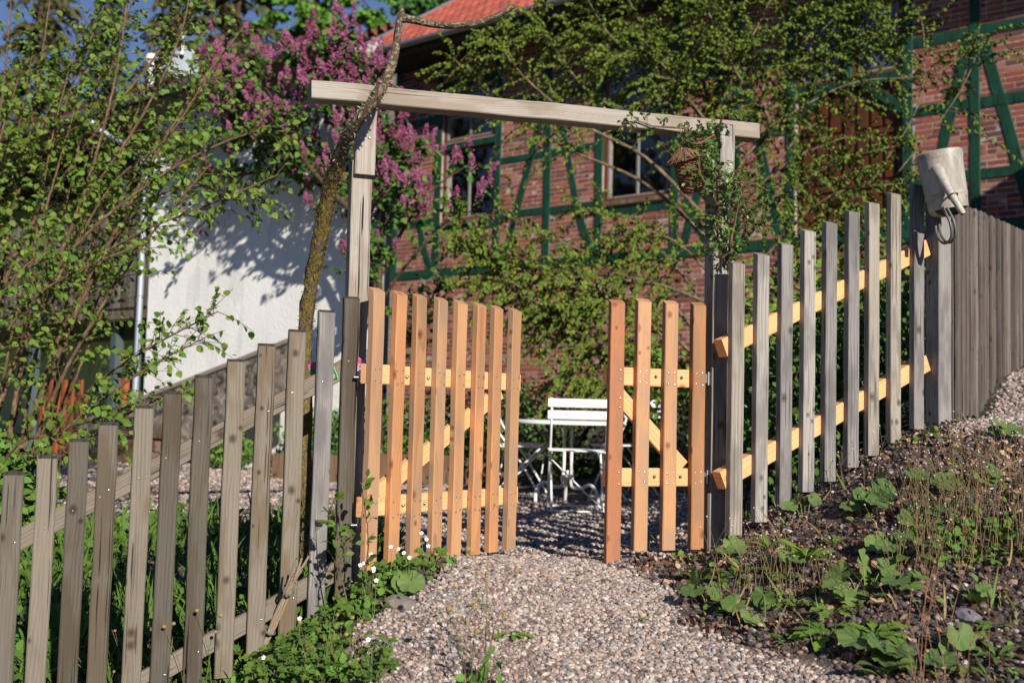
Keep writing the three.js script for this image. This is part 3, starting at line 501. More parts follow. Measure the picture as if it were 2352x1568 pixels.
  // windows
  const win = (s0, s1, y0, y1, nx, ny, cream) => {
    const w = part('window', merge([box(-s1, -s1 + 0.075, y0, y1, -0.10, -0.045), box(-s0 - 0.075, -s0, y0, y1, -0.10, -0.045), box(-s1 + 0.075, -s0 - 0.075, y0, y0 + 0.06, -0.10, -0.045), box(-s1 + 0.075, -s0 - 0.075, y1 - 0.06, y1, -0.10, -0.045)]), frameBrown, house);
    const X0 = -s1 + 0.075, X1 = -s0 - 0.075, Y0 = y0 + 0.06, Y1 = y1 - 0.06;
    for (let i = 0; i < nx; i++) for (let j = 0; j < ny; j++) part('pane', box(mix(X0, X1, i / nx) + 0.02, mix(X0, X1, (i + 1) / nx) - 0.02, mix(Y0, Y1, j / ny) + 0.014, mix(Y0, Y1, (j + 1) / ny) - 0.014, -0.082, -0.078), glassMat, w);
    const bars = [box(X0, X0 + 0.03, Y0, Y1, -0.094, -0.06), box(X1 - 0.03, X1, Y0, Y1, -0.094, -0.06), box(X0 + 0.03, X1 - 0.03, Y0, Y0 + 0.03, -0.094, -0.06)];
    for (let i = 1; i < nx; i++) { const x = mix(X0, X1, i / nx); bars.push(box(x - 0.018, x + 0.018, Y0 + 0.031, Y1, -0.093, -0.058)); }
    for (let j = 1; j < ny; j++) { const y = mix(Y0, Y1, j / ny); for (let i = 0; i < nx; i++) bars.push(box(mix(X0, X1, i / nx) + 0.05, mix(X0, X1, (i + 1) / nx) - 0.03, y - 0.014, y + 0.014, -0.092, -0.062)); }
    part('glazing_bar', merge(bars), cream || frameWhite, w); return w;
  };
  win(8.71, 10.04, 4.22, 5.6, 2, 1); win(8.71, 10.04, 5.74, 6.72, 2, 2); win(4.98, 6.31, 4.22, 5.6, 2, 1); win(4.98, 6.31, 5.74, 6.72, 2, 2);
  for (const [a, b] of [[4.98, 6.31], [8.71, 10.04]]) part('sill', box(-b + 0.04, -a - 0.04, 4.14, 4.2, -0.1, 0.07), woodGrey({ color: lin(0.6, 0.56, 0.5) }), house);
  // leaded lights over the door
  for (const [a, b] of [[1.26, 2.0], [2.11, 2.85]]) {
    const w = win(a, b, 5.58, 6.65, 1, 1, std({ color: lin(0.25, 0.24, 0.22), roughness: 0.5 })), bars = [], X0 = -b + 0.1, X1 = -a - 0.1, Y0 = 5.66, Y1 = 6.57;
    for (const sgn of [1, -1]) for (let k = -12; k < 22; k++) {
      const x0 = X0 + k * 0.13, pts = []; for (let t = 0; t <= 1.001; t += 1 / 60) { const y = mix(Y0, Y1, t), x = sgn > 0 ? x0 + (y - Y0) * 0.75 : x0 + 0.5 - (y - Y0) * 0.75; if (x >= X0 && x <= X1) pts.push(V3(x, y, -0.072)); }
      if (pts.length > 2) bars.push(tube([pts[0], pts[pts.length - 1]], 0.0045, 0.0045, { curve: false, sides: 4 }));
    }
    part('lead_lattice', merge(bars), std({ color: lin(0.22, 0.23, 0.22), metalness: 0.5, roughness: 0.6 }), w);
  }
  // carved double door under a chamfered lintel
  {
    const dr = part('door', box(-2.85, -1.26, 3.15, 5.45, -0.14, -0.09), doorWood, house);
    for (const [a, b] of [[1.30, 2.0], [2.10, 2.82]]) {
      for (const [y0, y1] of [[3.3, 3.95], [4.05, 4.72], [4.80, 5.3]]) {
        const n = 3; for (let i = 0; i < n; i++) { const x0 = mix(-b + 0.05, -a - 0.05, i / n), x1 = mix(-b + 0.05, -a - 0.05, (i + 1) / n); part('panel', box(x0 + 0.03, x1 - 0.03, y0 + 0.04, y1 - 0.04, -0.09, -0.062), doorWood, dr); }
      }
      for (const y of [4.0, 4.76]) part('ledge', box(-b + 0.02, -a - 0.02, y - 0.03, y + 0.03, -0.09, -0.055), doorWood, dr);
    }
    part('cover_strip', box(-2.10, -2.0, 3.15, 5.42, -0.09, -0.04), doorWood, dr);
  }
  // roof: pantiles on a 34 degree slope, gutter at the eaves
  const PT = 34 * Math.PI / 180, EY = 7.40, EZ = 1.2, S1 = 11.66, S0 = -5;
  const rp = (s, b, up = 0) => V3(-s, EY + b * Math.tan(PT) + up * Math.cos(PT), EZ - b + up * Math.sin(PT));
  const tileMats = [[0.36, 0.08, 0.045], [0.30, 0.065, 0.04], [0.42, 0.10, 0.055], [0.27, 0.06, 0.04]].map((c) => std({ color: lin(...c), roughness: 0.8 }));
  const deck = (() => { const a = rp(S1, 0, -0.05), b = rp(S0, 0, -0.05), c = rp(S0, 5.2, -0.05), d = rp(S1, 5.2, -0.05), g = new THREE.BufferGeometry(); g.setAttribute('position', new THREE.Float32BufferAttribute([a, b, c, a, c, d].flatMap((v) => v.toArray()), 3)); g.setAttribute('uv', new THREE.Float32BufferAttribute([0, 0, 1, 0, 1, 1, 0, 0, 1, 1, 0, 1], 2)); g.computeVertexNormals(); return g; })();
  const roof = part('roof', deck, std({ color: lin(0.06, 0.045, 0.04), roughness: 1, side: THREE.DoubleSide }), house);
  const back = (() => { const a = rp(S1, 5.2, -0.05), b = rp(S0, 5.2, -0.05), g = new THREE.BufferGeometry(); g.setAttribute('position', new THREE.Float32BufferAttribute([a.x, a.y, a.z, b.x, b.y, b.z, b.x, EY, b.z - 5, a.x, a.y, a.z, b.x, EY, b.z - 5, a.x, EY, a.z - 5], 3)); g.setAttribute('uv', new THREE.Float32BufferAttribute(new Array(12).fill(0), 2)); g.computeVertexNormals(); return g; })();
  part('back_slope', back, std({ color: lin(0.3, 0.09, 0.05), roughness: 1, side: THREE.DoubleSide }), roof);
  const tileG = (() => { const w = 0.215, l = 0.36, pos = [], uv = [], idx = [], N = 8; for (let j = 0; j <= 1; j++) for (let i = 0; i <= N; i++) { const u = i / N, x = (u - 0.5) * w, y = 0.022 * Math.sin(u * Math.PI * 2) + (u > 0.9 ? 0.006 : 0); pos.push(x, y + (j ? 0 : 0.022), j ? -l : 0.0); uv.push(u, j); } for (let i = 0; i <= N; i++) { pos.push(pos[i * 3], pos[i * 3 + 1] - 0.022, 0); uv.push(i / N, 0); } for (let i = 0; i < N; i++) { idx.push(i, i + 1, i + N + 1, i + 1, i + N + 2, i + N + 1); const b = 2 * (N + 1); idx.push(b + i, b + i + 1, i, b + i + 1, i + 1, i); } const g = new THREE.BufferGeometry(); g.setAttribute('position', new THREE.Float32BufferAttribute(pos, 3)); g.setAttribute('uv', new THREE.Float32BufferAttribute(uv, 2)); g.setIndex(idx); g.computeVertexNormals(); return g; })();
  const tl = tileMats.map(() => []); let cnt = 0; const basis = new THREE.Matrix4().makeRotationX(PT);
  for (let r = 0; r < 17; r++) for (let c = 0; c * 0.2 < 10.5; c++) {
    const s = S1 - 0.1 - c * 0.2, p = rp(s, -0.06 + r * 0.3 * Math.cos(PT), 0.0), mi = Math.floor(R() * 4), m = basis.clone().setPosition(p.x, p.y + (R() - 0.5) * 0.006, p.z);
    const vis = s > 6.4 && r < 12 && cnt < 300 && (S1 - s) > r * 0.02; if (vis) { cnt++; const t = part('tile', tileG, tileMats[mi], roof); t.applyMatrix4(m); } else tl[mi].push(tileG.clone().applyMatrix4(m));
  }
  tl.forEach((l, i) => l.length && part('tiling', merge(l), tileMats[i], roof, 'stuff'));
  part('verge', barFromTo(rp(S1 + 0.02, -0.08, 0.03), rp(S1 + 0.02, 5.2, 0.03), 0.16, 0.05, V3(0, 1, 0.3), { seg: 6 }), zinc, roof);
  part('fascia', box(-S1 + 0.12, -S0, EY - 0.22, EY - 0.07, EZ - 0.12, EZ - 0.09), woodGrey({ color: lin(0.25, 0.24, 0.23) }), roof);
  part('soffit', box(-11.3, -S0, EY - 0.06, EY - 0.03, -0.3, EZ - 0.121), woodGrey({ color: lin(0.2, 0.18, 0.16) }), roof);
  { const sh = new THREE.Shape(); sh.absarc(0, 0, 0.085, Math.PI, 2 * Math.PI, false); sh.absarc(0, 0, 0.078, 2 * Math.PI, Math.PI, true); const g = new THREE.ExtrudeGeometry(sh, { depth: S1 - S0, bevelEnabled: false, curveSegments: 8 }); g.rotateY(-Math.PI / 2); g.translate(-S0, EY - 0.03, EZ); part('gutter', strip(g), zinc, house); }
  part('downpipe', tube([V3(-11.45, EY - 0.1, EZ), V3(-11.45, EY - 0.35, EZ - 0.02), V3(-11.48, EY - 0.8, 0.2), V3(-11.5, 6.3, 0.08), V3(-11.5, 5, 0.08), V3(-11.5, 0.2, 0.08)], 0.05, 0.05, { sides: 10, seg: 30 }), zinc, house);
  part('gutter_outlet', new THREE.CylinderGeometry(0.1, 0.055, 0.22, 12).translate(-11.45, EY - 0.2, EZ), zinc, house);
}
// ------------------------------------------------------------------ white rendered house with timber balcony
{
  const o = V3(3.18, 0, -6.95), house = thing('white_house', 'white rendered house with brown tiled roof and slatted timber balcony', 'house', o, TURN);
  const B = (s0, s1, y0, y1, z0, z1) => box(-s1, -s0, y0, y1, z0, z1);
  const white = plaster({ color: lin(0.90, 0.90, 0.88) }), pale = plaster({ color: lin(0.62, 0.72, 0.42) });
  const foot = new THREE.Shape([[-9.94, 0], [-5.9, 0], [-9.0, 2.7], [-9.94, 2.7]].map((a) => new THREE.Vector2(...a)));
  part('wall', strip(new THREE.ExtrudeGeometry(foot, { depth: 4.7, bevelEnabled: false }).rotateX(-Math.PI / 2).translate(0, -0.3, 0)), white, house);
  
  part('back_wall', B(9.94, 26, -0.3, 4.4, -2.9, -2.7), pale, house);
  part('loggia_floor', B(9.96, 26, 1.72, 1.9, -2.7, -0.04), M.greyB, house);
  const timber = woodGrey({ color: lin(0.5, 0.44, 0.38) }), slatMats = [M.plankA, M.plankC, M.plankB];
  const R = rng(70);
  const bal = part('balcony_rail', merge([B(9.96, 25.9, 1.93, 2.0, -0.10, -0.04), B(9.96, 25.9, 3.0, 3.08, -0.10, -0.04)]), timber, house);
  for (let i = 0; i < 90; i++) { const s = 10.02 + i * 0.132, top = 3.13 + (i < 10 ? 0.06 * ((i % 2)) : 0) + 0.02 * R(); part('slat', barFromTo(V3(-s, 1.86, -0.02), V3(-s, top, -0.02), 0.1, 0.022, V3(0, 0, 1), { seed: 600 + i, seg: 2 }), slatMats[i % 3], bal); }
  for (const s of [10.45, 11.0, 13.2, 15.2, 17.6, 20]) part('post', B(s - 0.06, s + 0.06, -0.2, 4.3, -0.3, -0.18), std({ color: lin(0.06, 0.09, 0.10), roughness: 0.7 }), house);
  part('low_wall', merge([B(10.15, 11.45, -0.2, 0.78, -0.5, -0.38), B(10.13, 10.4, 0.0, 1.85, -0.46, -0.34)]), pale, house);
  part('sill', B(10.45, 11.5, 0.78, 0.84, -0.52, -0.3), std({ color: lin(0.3, 0.3, 0.3), roughness: 0.8 }), house);
  // roof
  const PT = 31 * Math.PI / 180, EY = 4.36, EZ = 0.42, S0 = 6.05, S1 = 26;
  const rp = (s, b, up = 0) => V3(-s, EY + b * Math.tan(PT) + up * Math.cos(PT), EZ - b + up * Math.sin(PT));
  const quad = (a, b, c, d) => { const g = new THREE.BufferGeometry(); g.setAttribute('position', new THREE.Float32BufferAttribute([a, b, c, a, c, d].flatMap((v) => v.toArray()), 3)); g.setAttribute('uv', new THREE.Float32BufferAttribute([0, 0, 1, 0, 1, 1, 0, 0, 1, 1, 0, 1], 2)); g.computeVertexNormals(); return g; };
  const roof = part('roof', quad(rp(S1, 0, -0.04), rp(S0, 0, -0.04), rp(S0 + 3.2, 2.2, -0.04), rp(S1, 2.2, -0.04)), std({ color: lin(0.05, 0.035, 0.03), roughness: 1, side: THREE.DoubleSide }), house);
  part('back_slope', quad(rp(S1, 2.2, -0.04), rp(S0 + 3.2, 2.2, -0.04), rp(S0 + 3.2, 2.2, -0.04).add(V3(0, -1.3, -2.2)), rp(S1, 2.2, -0.04).add(V3(0, -1.3, -2.2))), std({ color: lin(0.12, 0.06, 0.05), roughness: 1, side: THREE.DoubleSide }), roof);
  const tm = [[0.17, 0.075, 0.055], [0.13, 0.06, 0.045], [0.21, 0.09, 0.062]].map((c) => std({ color: lin(...c), roughness: 0.9 }));
  const tg = (() => { const sh = new THREE.Shape(); sh.moveTo(-0.085, 0); sh.lineTo(0.085, 0); sh.lineTo(0.085, 0.3); sh.lineTo(-0.085, 0.3); const N = 1; const g = new THREE.BoxGeometry(0.17, 0.016, 0.33); const p = g.attributes.position; for (let i = 0; i < p.count; i++) { if (Math.abs(p.getX(i)) > 0.08) p.setY(i, p.getY(i) - 0.006); } g.translate(0, 0.01, -0.165); g.computeVertexNormals(); return g; })();
  const tl = tm.map(() => []), bs = new THREE.Matrix4().makeRotationX(PT - 0.05); let cnt = 0;
  for (let r = 0; r < 10; r++) for (let c = 0; c < 114; c++) { const s = S0 + 0.09 + c * 0.176 + (r % 2) * 0.088; if (s < S0 + 0.1 + r * 0.27) continue; const p = rp(s, -0.05 + r * 0.22, 0), mi = Math.floor(R() * 3), m = bs.clone().setPosition(p); if (s > 9 && s < 15 && r < 9 && cnt < 300) { cnt++; part('tile', tg, tm[mi], roof).applyMatrix4(m); } else tl[mi].push(tg.clone().applyMatrix4(m)); }
  tl.forEach((l, i) => part('tiling', merge(l), tm[i], roof, 'stuff'));
  part('soffit', B(S0, S1, EY - 0.12, EY - 0.09, -0.3, EZ - 0.03), std({ color: lin(0.20, 0.15, 0.11), roughness: 1 }), roof);
  part('verge_board', barFromTo(rp(S0, -0.05, -0.06), rp(S0 + 3.2, 2.2, -0.06), 0.16, 0.03, V3(1, 0, -0.6), { seg: 4 }), frameBrown, roof);
  { const sh = new THREE.Shape(); sh.absarc(0, 0, 0.065, Math.PI, 2 * Math.PI, false); sh.absarc(0, 0, 0.059, 2 * Math.PI, Math.PI, true); const g = new THREE.ExtrudeGeometry(sh, { depth: S1 - S0, bevelEnabled: false, curveSegments: 8 }); g.rotateY(-Math.PI / 2); g.translate(-S0, EY - 0.01, EZ + 0.02); part('gutter', strip(g), zinc, house); }
  part('downpipe', tube([V3(-10.72, EY - 0.06, EZ), V3(-10.70, EY - 0.2, EZ), V3(-10.35, 3.9, 0.1), V3(-10.06, 3.62, 0.07), V3(-10.02, 3.2, 0.07), V3(-10.02, 0.0, 0.07)], 0.038, 0.038, { sides: 10, seg: 36 }), std({ color: lin(0.36, 0.40, 0.46), metalness: 0.4, roughness: 0.45 }), house);
}
// ------------------------------------------------------------------ things on and round the white house
const WH = (s, y, z) => V3(-s, y, z).applyAxisAngle(UP, TURN).add(V3(3.18, 0, -6.95));
{
  const d = thing('satellite_dish', 'grey satellite dish on a white pole above the brown roof', 'satellite dish', WH(10.6, 4.95, -0.75), TURN);
  part('pole', tube([V3(0, -0.1, 0), V3(0, 0.78, 0)], 0.022, 0.022, { curve: false, sides: 8 }), std({ color: lin(0.75, 0.75, 0.75), roughness: 0.4 }), d);
  const g = new THREE.SphereGeometry(0.62, 24, 8, 0, Math.PI * 2, 0, 0.52); g.rotateX(1.15); g.rotateY(0.8); g.translate(-0.28, 0.10, -0.42); part('reflector', g, std({ color: lin(0.30, 0.33, 0.36), roughness: 0.6, side: THREE.DoubleSide }), d);
  part('arm', tube([V3(-0.02, 0.4, 0.02), V3(-0.2, 0.2, 0.25), V3(-0.24, 0.32, 0.42)], 0.012, 0.012, { sides: 6 }), zinc, d);
  const c = thing('chimney', 'slim pale chimney pipe on the brown roof beside the satellite dish', 'chimney', WH(11.25, 4.9, -0.7), TURN);
  part('flue', tube([V3(0, -0.05, 0), V3(0, 0.5, 0)], 0.045, 0.045, { curve: false, sides: 12 }), std({ color: lin(0.6, 0.58, 0.55), roughness: 0.6 }), c);
  part('cap', new THREE.CylinderGeometry(0.075, 0.085, 0.07, 14).translate(0, 0.55, 0), std({ color: lin(0.7, 0.68, 0.65), roughness: 0.6 }), c);
}
{ // stone parapet of the stair climbing along the white wall
  const p0 = WH(10.0, 0.40, 0.45), root = thing('stair_parapet', 'grey stone stair parapet rising along the white wall', 'stair', p0.clone().setY(0), TURN);
  const stoneMap = dataTex(256, 256, (i, j) => { const k = 0.45 + 0.75 * fbm(i / 16, j / 16, 131) - 0.35 * smooth(0.55, 0.7, fbm(i / 30, j / 22, 132)), l = smooth(0.62, 0.72, fbm(i / 9, j / 9, 133)); return [mix(150, 176, l) * k, mix(138, 172, l) * k, mix(124, 156, l) * k]; }); stoneMap.repeat.set(1.1, 1.1);
  const st = std({ map: stoneMap, roughness: 1, bumpMap: stoneMap, bumpScale: 0.02 }), sh = new THREE.Shape([[-0.25, -0.2], [0.5, -0.2], [3.6, 0.72], [3.6, 1.26], [0.1, 0.42], [-0.25, 0.36]].map((a) => new THREE.Vector2(...a)));
  part('wall', strip(new THREE.ExtrudeGeometry(sh, { depth: 0.2, bevelEnabled: true, bevelSize: 0.01, bevelThickness: 0.01, bevelSegments: 1 })), st, root);
  const dk = plaster({ color: lin(0.28, 0.24, 0.20) }); part('coping', barFromTo(V3(-0.3, 0.38, 0.1), V3(3.66, 1.31, 0.1), 0.26, 0.05, V3(0, 1, 0), { seg: 8, ch: 0.008 }), dk, root);
  const step = thing('timber_step', 'low timber step edge in front of the stair parapet', 'step', WH(8.6, 0, 1.2), TURN);
  for (let k = 0; k < 3; k++) { part('board', box(-0.7, 0.7 - k * 0.15, 0.02 + k * 0.13, 0.13 + k * 0.13, -0.05 - k * 0.2, 0.02 - k * 0.2), woodGrey({ color: lin(0.6, 0.42, 0.3) }), step); }
  const edge = thing('timber_edging', 'brown timber bed edging along the far side of the terrace', 'edging', flat(-0.6, 10.0, 0), 0);
  for (let k = 0; k < 4; k++) part('board', box(-1.6 + k * 0.9, -0.72 + k * 0.9, -0.05, 0.22 + 0.02 * (k % 2), -0.03, 0.02), woodGrey({ color: lin(0.52, 0.36, 0.26) }), edge);
}
{ // orange stained lattice fence of the low terrace
  const root = thing('terrace_fence', 'orange stained low paling fence before the pale green wall', 'fence', WH(11.6, 0, 0.25), TURN), om = woodFresh({ color: lin(0.55, 0.27, 0.15) });
  [-0.34, -0.12, 0.05, 0.22, 0.40, 0.62].forEach((x, i) => part('paling', barFromTo(V3(x, -0.05, 0), V3(x, 0.9 + 0.03 * (i % 2), 0), 0.085, 0.03, V3(0, 0, 1), { seed: 700 + i, seg: 2 }), om, root));
  for (const y of [0.2, 0.68]) part('rail', box(-0.42, 0.70, y - 0.03, y + 0.03, -0.05, -0.018), om, root);
  part('end_post', box(1.62, 1.71, -0.05, 0.95, -0.02, 0.05), om, root);
  const can = thing('plastic_watering_can', 'bright green plastic watering can by the pale green wall', 'watering can', WH(10.62, 0.30, -0.1), TURN), gm = std({ color: lin(0.0, 0.30, 0.09), roughness: 0.35 });
  part('body', new THREE.CylinderGeometry(0.10, 0.115, 0.19, 18).translate(0.02, 0.095, 0), gm, can);
  part('spout', tube([V3(-0.07, 0.04, 0), V3(-0.16, 0.13, 0), V3(-0.22, 0.2, 0)], 0.022, 0.013, { sides: 8 }), gm, can); part('rose', new THREE.CylinderGeometry(0.028, 0.014, 0.04, 12).rotateZ(0.9).translate(-0.235, 0.215, 0), std({ color: lin(0.02, 0.05, 0.03), roughness: 0.5 }), can);
  part('handle', tube([V3(-0.06, 0.18, 0), V3(-0.05, 0.27, 0), V3(0.06, 0.285, 0), V3(0.13, 0.22, 0), V3(0.125, 0.06, 0)], 0.014, 0.014, { sides: 8, seg: 20 }), gm, can);
  const st = thing('plant_bench', 'low timber bench carrying the green watering can', 'bench', WH(10.62, 0, -0.1), TURN); part('seat', box(-0.55, 0.6, 0.25, 0.298, -0.16, 0.16), M.greyB, st); for (const x of [-0.5, 0.5]) part('leg', box(x - 0.03, x + 0.03, -0.1, 0.25, -0.13, 0.13), M.greyB, st);
  const bx = thing('flower_box', 'dark flower box with yellow and white blossoms on the sill', 'flower box', WH(10.95, 0.845, -0.36), TURN);
  part('trough', merge([box(-0.42, 0.42, 0, 0.15, -0.08, -0.065), box(-0.42, 0.42, 0, 0.15, 0.065, 0.08), box(-0.42, 0.42, 0, 0.02, -0.065, 0.065), box(-0.42, -0.4, 0, 0.15, -0.065, 0.065), box(0.4, 0.42, 0, 0.15, -0.065, 0.065), box(-0.4, 0.4, 0.1, 0.13, -0.065, 0.065)]), std({ color: lin(0.03, 0.03, 0.03), roughness: 0.7 }), bx);
  const R = rng(31), fl = new THREE.IcosahedronGeometry(1, 0), lf = [], fy = [], fw = [];
  for (let i = 0; i < 120; i++) { const x = (R() - 0.5) * 0.8, y = 0.14 + 0.22 * R(); lf.push({ m: place(x, y, (R() - 0.5) * 0.16, R() * 3, R() * 6, 0, 0.035, 0.012, 0.02), c: lin(0.05, 0.13, 0.02) }); const w = x < 0; (w ? fw : fy).push({ m: place(x, y + 0.08 + (x > 0.1 ? 0.1 * R() : 0), (R() - 0.5) * 0.16, R(), R() * 6, 0, 0.018 + 0.008 * R()) }); }
  inst('leaves', fl, std({ roughness: 0.8 }), lf, bx); inst('blossoms', fl, std({ color: lin(0.8, 0.42, 0.02), roughness: 0.7 }), fy, bx); inst('blossoms', fl, std({ color: lin(0.8, 0.8, 0.75), roughness: 0.7 }), fw, bx);
}
{ // small shed off to the right whose gable throws the slanting shadow on the brick wall
  const root = thing('garden_shed', 'dark timber garden shed beside the brick house', 'shed', V3(8.3, 1.6, -10.6), TURN + 0.2);
  const sh = new THREE.Shape([[-1.5, -0.6], [1.5, -0.6], [1.5, 2.5], [0, 4.0], [-1.5, 2.5]].map((a) => new THREE.Vector2(...a)));
  part('wall', strip(new THREE.ExtrudeGeometry(sh, { depth: 2.2, bevelEnabled: false })), M.plankC, root);
  for (const k of [-1, 1]) part('roof', barFromTo(V3(k * 1.75, 2.3, 1.1), V3(0, 4.08, 1.1), 2.7, 0.06, V3(k * 0.7, 0.7, 0), { seg: 2 }), std({ color: lin(0.12, 0.06, 0.04), roughness: 1 }), root);
}

{ // eaves of a house further back, between the lilac and the orange roof
  const o = at(905, 62, 25.5), root = thing('rear_house', 'brown roofed house just showing behind the orange tiled roof', 'house', o, TURN), R = rng(9);
  const tm = [[0.16, 0.07, 0.05], [0.22, 0.09, 0.06], [0.12, 0.06, 0.045]].map((c) => std({ color: lin(...c), roughness: 0.9 }));
  part('wall', box(-6, 0.6, -8.8, -0.5, -5, -0.6), plaster({ color: lin(0.3, 0.26, 0.22) }), root); part('soffit', box(-6.2, 0.3, -0.5, -0.32, -0.6, -0.1), std({ color: lin(0.16, 0.11, 0.08), roughness: 1 }), root); part('fascia', box(-6.2, 0.32, -0.32, -0.14, -0.12, -0.06), std({ color: lin(0.16, 0.05, 0.03), roughness: 0.8 }), root);
  const roof = part('roof', box(-6.2, 0.3, -0.03, 0, 0, 3.4).rotateX(0).applyMatrix4(new THREE.Matrix4().makeRotationX(0.42)).translate(0, 1.3, -3.1), tm[0], root);
  const tg = new THREE.CylinderGeometry(0.15, 0.17, 0.45, 10, 1, true, 0, Math.PI).rotateZ(Math.PI / 2).rotateY(Math.PI / 2);
  for (let r = 0; r < 4; r++) for (let i = 0; i < 19; i++) { const t = part('tile', tg, tm[Math.floor(R() * 3)], roof); t.position.set(-6.0 + i * 0.34, -0.06 + r * 0.15, -0.15 - r * 0.35); t.rotation.x = -0.4; }
}
// ------------------------------------------------------------------ vegetation tools
function leafGeo(w, tipPow = 1, fold = 0.25, curl = 0.2, teeth = 0) {      // unit length along +y, lying in the xy plane, folded along the midrib
  const N = 5, pos = [], idx = [], uv = [];
  for (let i = 0; i <= N; i++) { const t = i / N, hw = w * Math.pow(Math.sin(Math.PI * Math.pow(clamp(t * 0.985 + 0.012), tipPow)), 0.8) * (teeth && i % 2 ? 1 - teeth : 1), z = -curl * t * t; pos.push(-hw, t, z + hw * fold, 0, t, z, hw, t, z + hw * fold); uv.push(0, t, 0.5, t, 1, t); }
  for (let i = 0; i < N; i++) { const a = i * 3; for (const k of [0, 1]) idx.push(a + k, a + k + 1, a + k + 3, a + k + 1, a + k + 4, a + k + 3); }
  const g = new THREE.BufferGeometry(); g.setAttribute('position', new THREE.Float32BufferAttribute(pos, 3)); g.setAttribute('uv', new THREE.Float32BufferAttribute(uv, 2)); g.setIndex(idx); g.computeVertexNormals(); return g;
}
const leafMat = (o = {}) => phys({ roughness: 0.55, transmission: 0.3, thickness: 0, side: THREE.DoubleSide, specularIntensity: 0.4, ...o });
const LEAF = { ovate: leafGeo(0.40, 0.8, 0.22, 0.25), heart: leafGeo(0.42, 0.62, 0.3, 0.2), lance: leafGeo(0.17, 0.9, 0.3, 0.35), oval: leafGeo(0.30, 1, 0.2, 0.15), blade: leafGeo(0.035, 0.6, 0.4, 0.5) };
const M_LEAF = leafMat(), M_LEAF_SOFT = phys({ roughness: 0.75, specularIntensity: 0.25, side: THREE.DoubleSide });
const barkTex = (() => { const t = dataTex(128, 512, (i, j) => { const k = 0.6 + 0.7 * fbm(i / 10, j / 30, 91), m = smooth(0.5, 0.62, fbm(i / 22, j / 40, 92)); return [mix(122, 150, m) * k, mix(104, 136, m) * k, mix(84, 112, m) * k]; }); t.repeat.set(8, 2); return t; })();
const barkBump = (() => { const t = dataTex(128, 512, (i, j) => { const v = 255 * fbm(i / 8, j / 24, 93); return [v, v, v]; }, false); t.repeat.set(8, 2); return t; })();
const bark = (r, g, b) => std({ map: barkTex, color: lin(r, g, b), bumpMap: barkBump, bumpScale: 0.006, roughness: 0.95 });
const BARK = { hazel: bark(0.62, 0.52, 0.40), shrub: bark(0.72, 0.70, 0.58), lilac: bark(0.35, 0.29, 0.23), dark: bark(0.28, 0.24, 0.2) };
const qa = new THREE.Quaternion(), qb = new THREE.Quaternion(), YAX = V3(0, 1, 0);
// a leaf at p whose tip points along dir and whose face looks along nrm
function leafAt(p, dir, nrm, s) {
  const y = dir.clone().normalize(), x = y.clone().cross(nrm).normalize(), z = x.clone().cross(y);
  return new THREE.Matrix4().makeBasis(x.multiplyScalar(s), y.multiplyScalar(s), z.multiplyScalar(s)).setPosition(p);
}
const rdir = (R) => { const a = R() * 6.283, z = R() * 2 - 1, r = Math.sqrt(1 - z * z); return V3(r * Math.cos(a), z, r * Math.sin(a)); };
const tint = (R, c, v = 0.35) => { const k = 1 - v / 2 + v * R(), y = (R() - 0.5) * 0.3; return lin(c[0] * k * (1 + y), c[1] * k, c[2] * k * (1 - y * 0.5)); };
/* branches: list of point lists; every branch carries twigs, every twig leaves */
function shrub(root, { branches, r0, r1, bark, seed, twigs, twigLen, twigRise = 0.1, leaves, leafSize, leaf, mat, color, color2, from = 0.2, droop = 0.3, flat = 0.7, along = 0.6, only, sides = 6, sub = 0 }) {
  const R = rng(seed), wood = [], fine = [], list = [], tips = [];
  branches.forEach((b, bi) => {
    const C = new THREE.CatmullRomCurve3(b.p, false, 'centripetal'), len = C.getLength(), a0 = b.r ?? r0, a1 = b.e ?? r1, k = b.k ?? 1;
    wood.push(tube(b.p, a0, a1, { sides, seg: Math.max(6, Math.round(len * 7)), rough: 0.12, seed: bi + seed }));
    const n = Math.round(len * twigs * k), f = b.f ?? from;
    for (let i = 0; i < n; i++) {
      const t = f + (1 - f) * Math.pow((i + R()) / n, 0.85), p = C.getPoint(Math.min(t, 1)), T = C.getTangent(Math.min(t, 1));
      const side = rdir(R); side.y *= 1 - flat; side.y += twigRise; side.addScaledVector(T, -side.dot(T)).normalize();
      const L = twigLen * (0.5 + 0.8 * R()) * (1.15 - 0.5 * t), d = T.clone().multiplyScalar(along).add(side).normalize();
      const q1 = p.clone().addScaledVector(d, L * 0.5), q2 = p.clone().addScaledVector(d, L); q2.y -= droop * L * (0.3 + 0.7 * R()); q1.y -= droop * L * 0.1;
      fine.push(tube([p, q1, q2], Math.min(0.006, a1 * 0.8), 0.0012, { sides: 3, seg: 4 })); tips.push([q2, d]);
      const TC = new THREE.CatmullRomCurve3([p, q1, q2]), m = Math.max(2, Math.round(leaves * L / twigLen * (0.7 + 0.6 * R())));
      for (let j = 0; j < m; j++) {
        const u = 0.12 + 0.88 * (j + R() * 0.7) / m, lp = TC.getPoint(Math.min(1, u)), lt = TC.getTangent(Math.min(1, u)); lp.addScaledVector(rdir(R), 0.012);
        if (only && !only(lp, R)) continue;
        const out = rdir(R).multiplyScalar(0.9).add(lt).add(V3(0, -droop * 1.4, 0)), nn = rdir(R).multiplyScalar(0.75).add(V3(0.25, 0.8, 0.45));
        list.push({ m: leafAt(lp, out, nn, leafSize * (0.55 + 0.6 * R())), c: tint(R, color2 && R() < 0.4 ? color2 : color) });
      }
    }
  });
  part('trunk', merge(wood), bark, root);
  if (fine.length) part('twigs', merge(fine), bark, root, 'stuff');
  return { list, tips, R };
}
const PX = (d0) => (...a) => a.map(([x, y, d]) => at(x, y, d ?? d0));

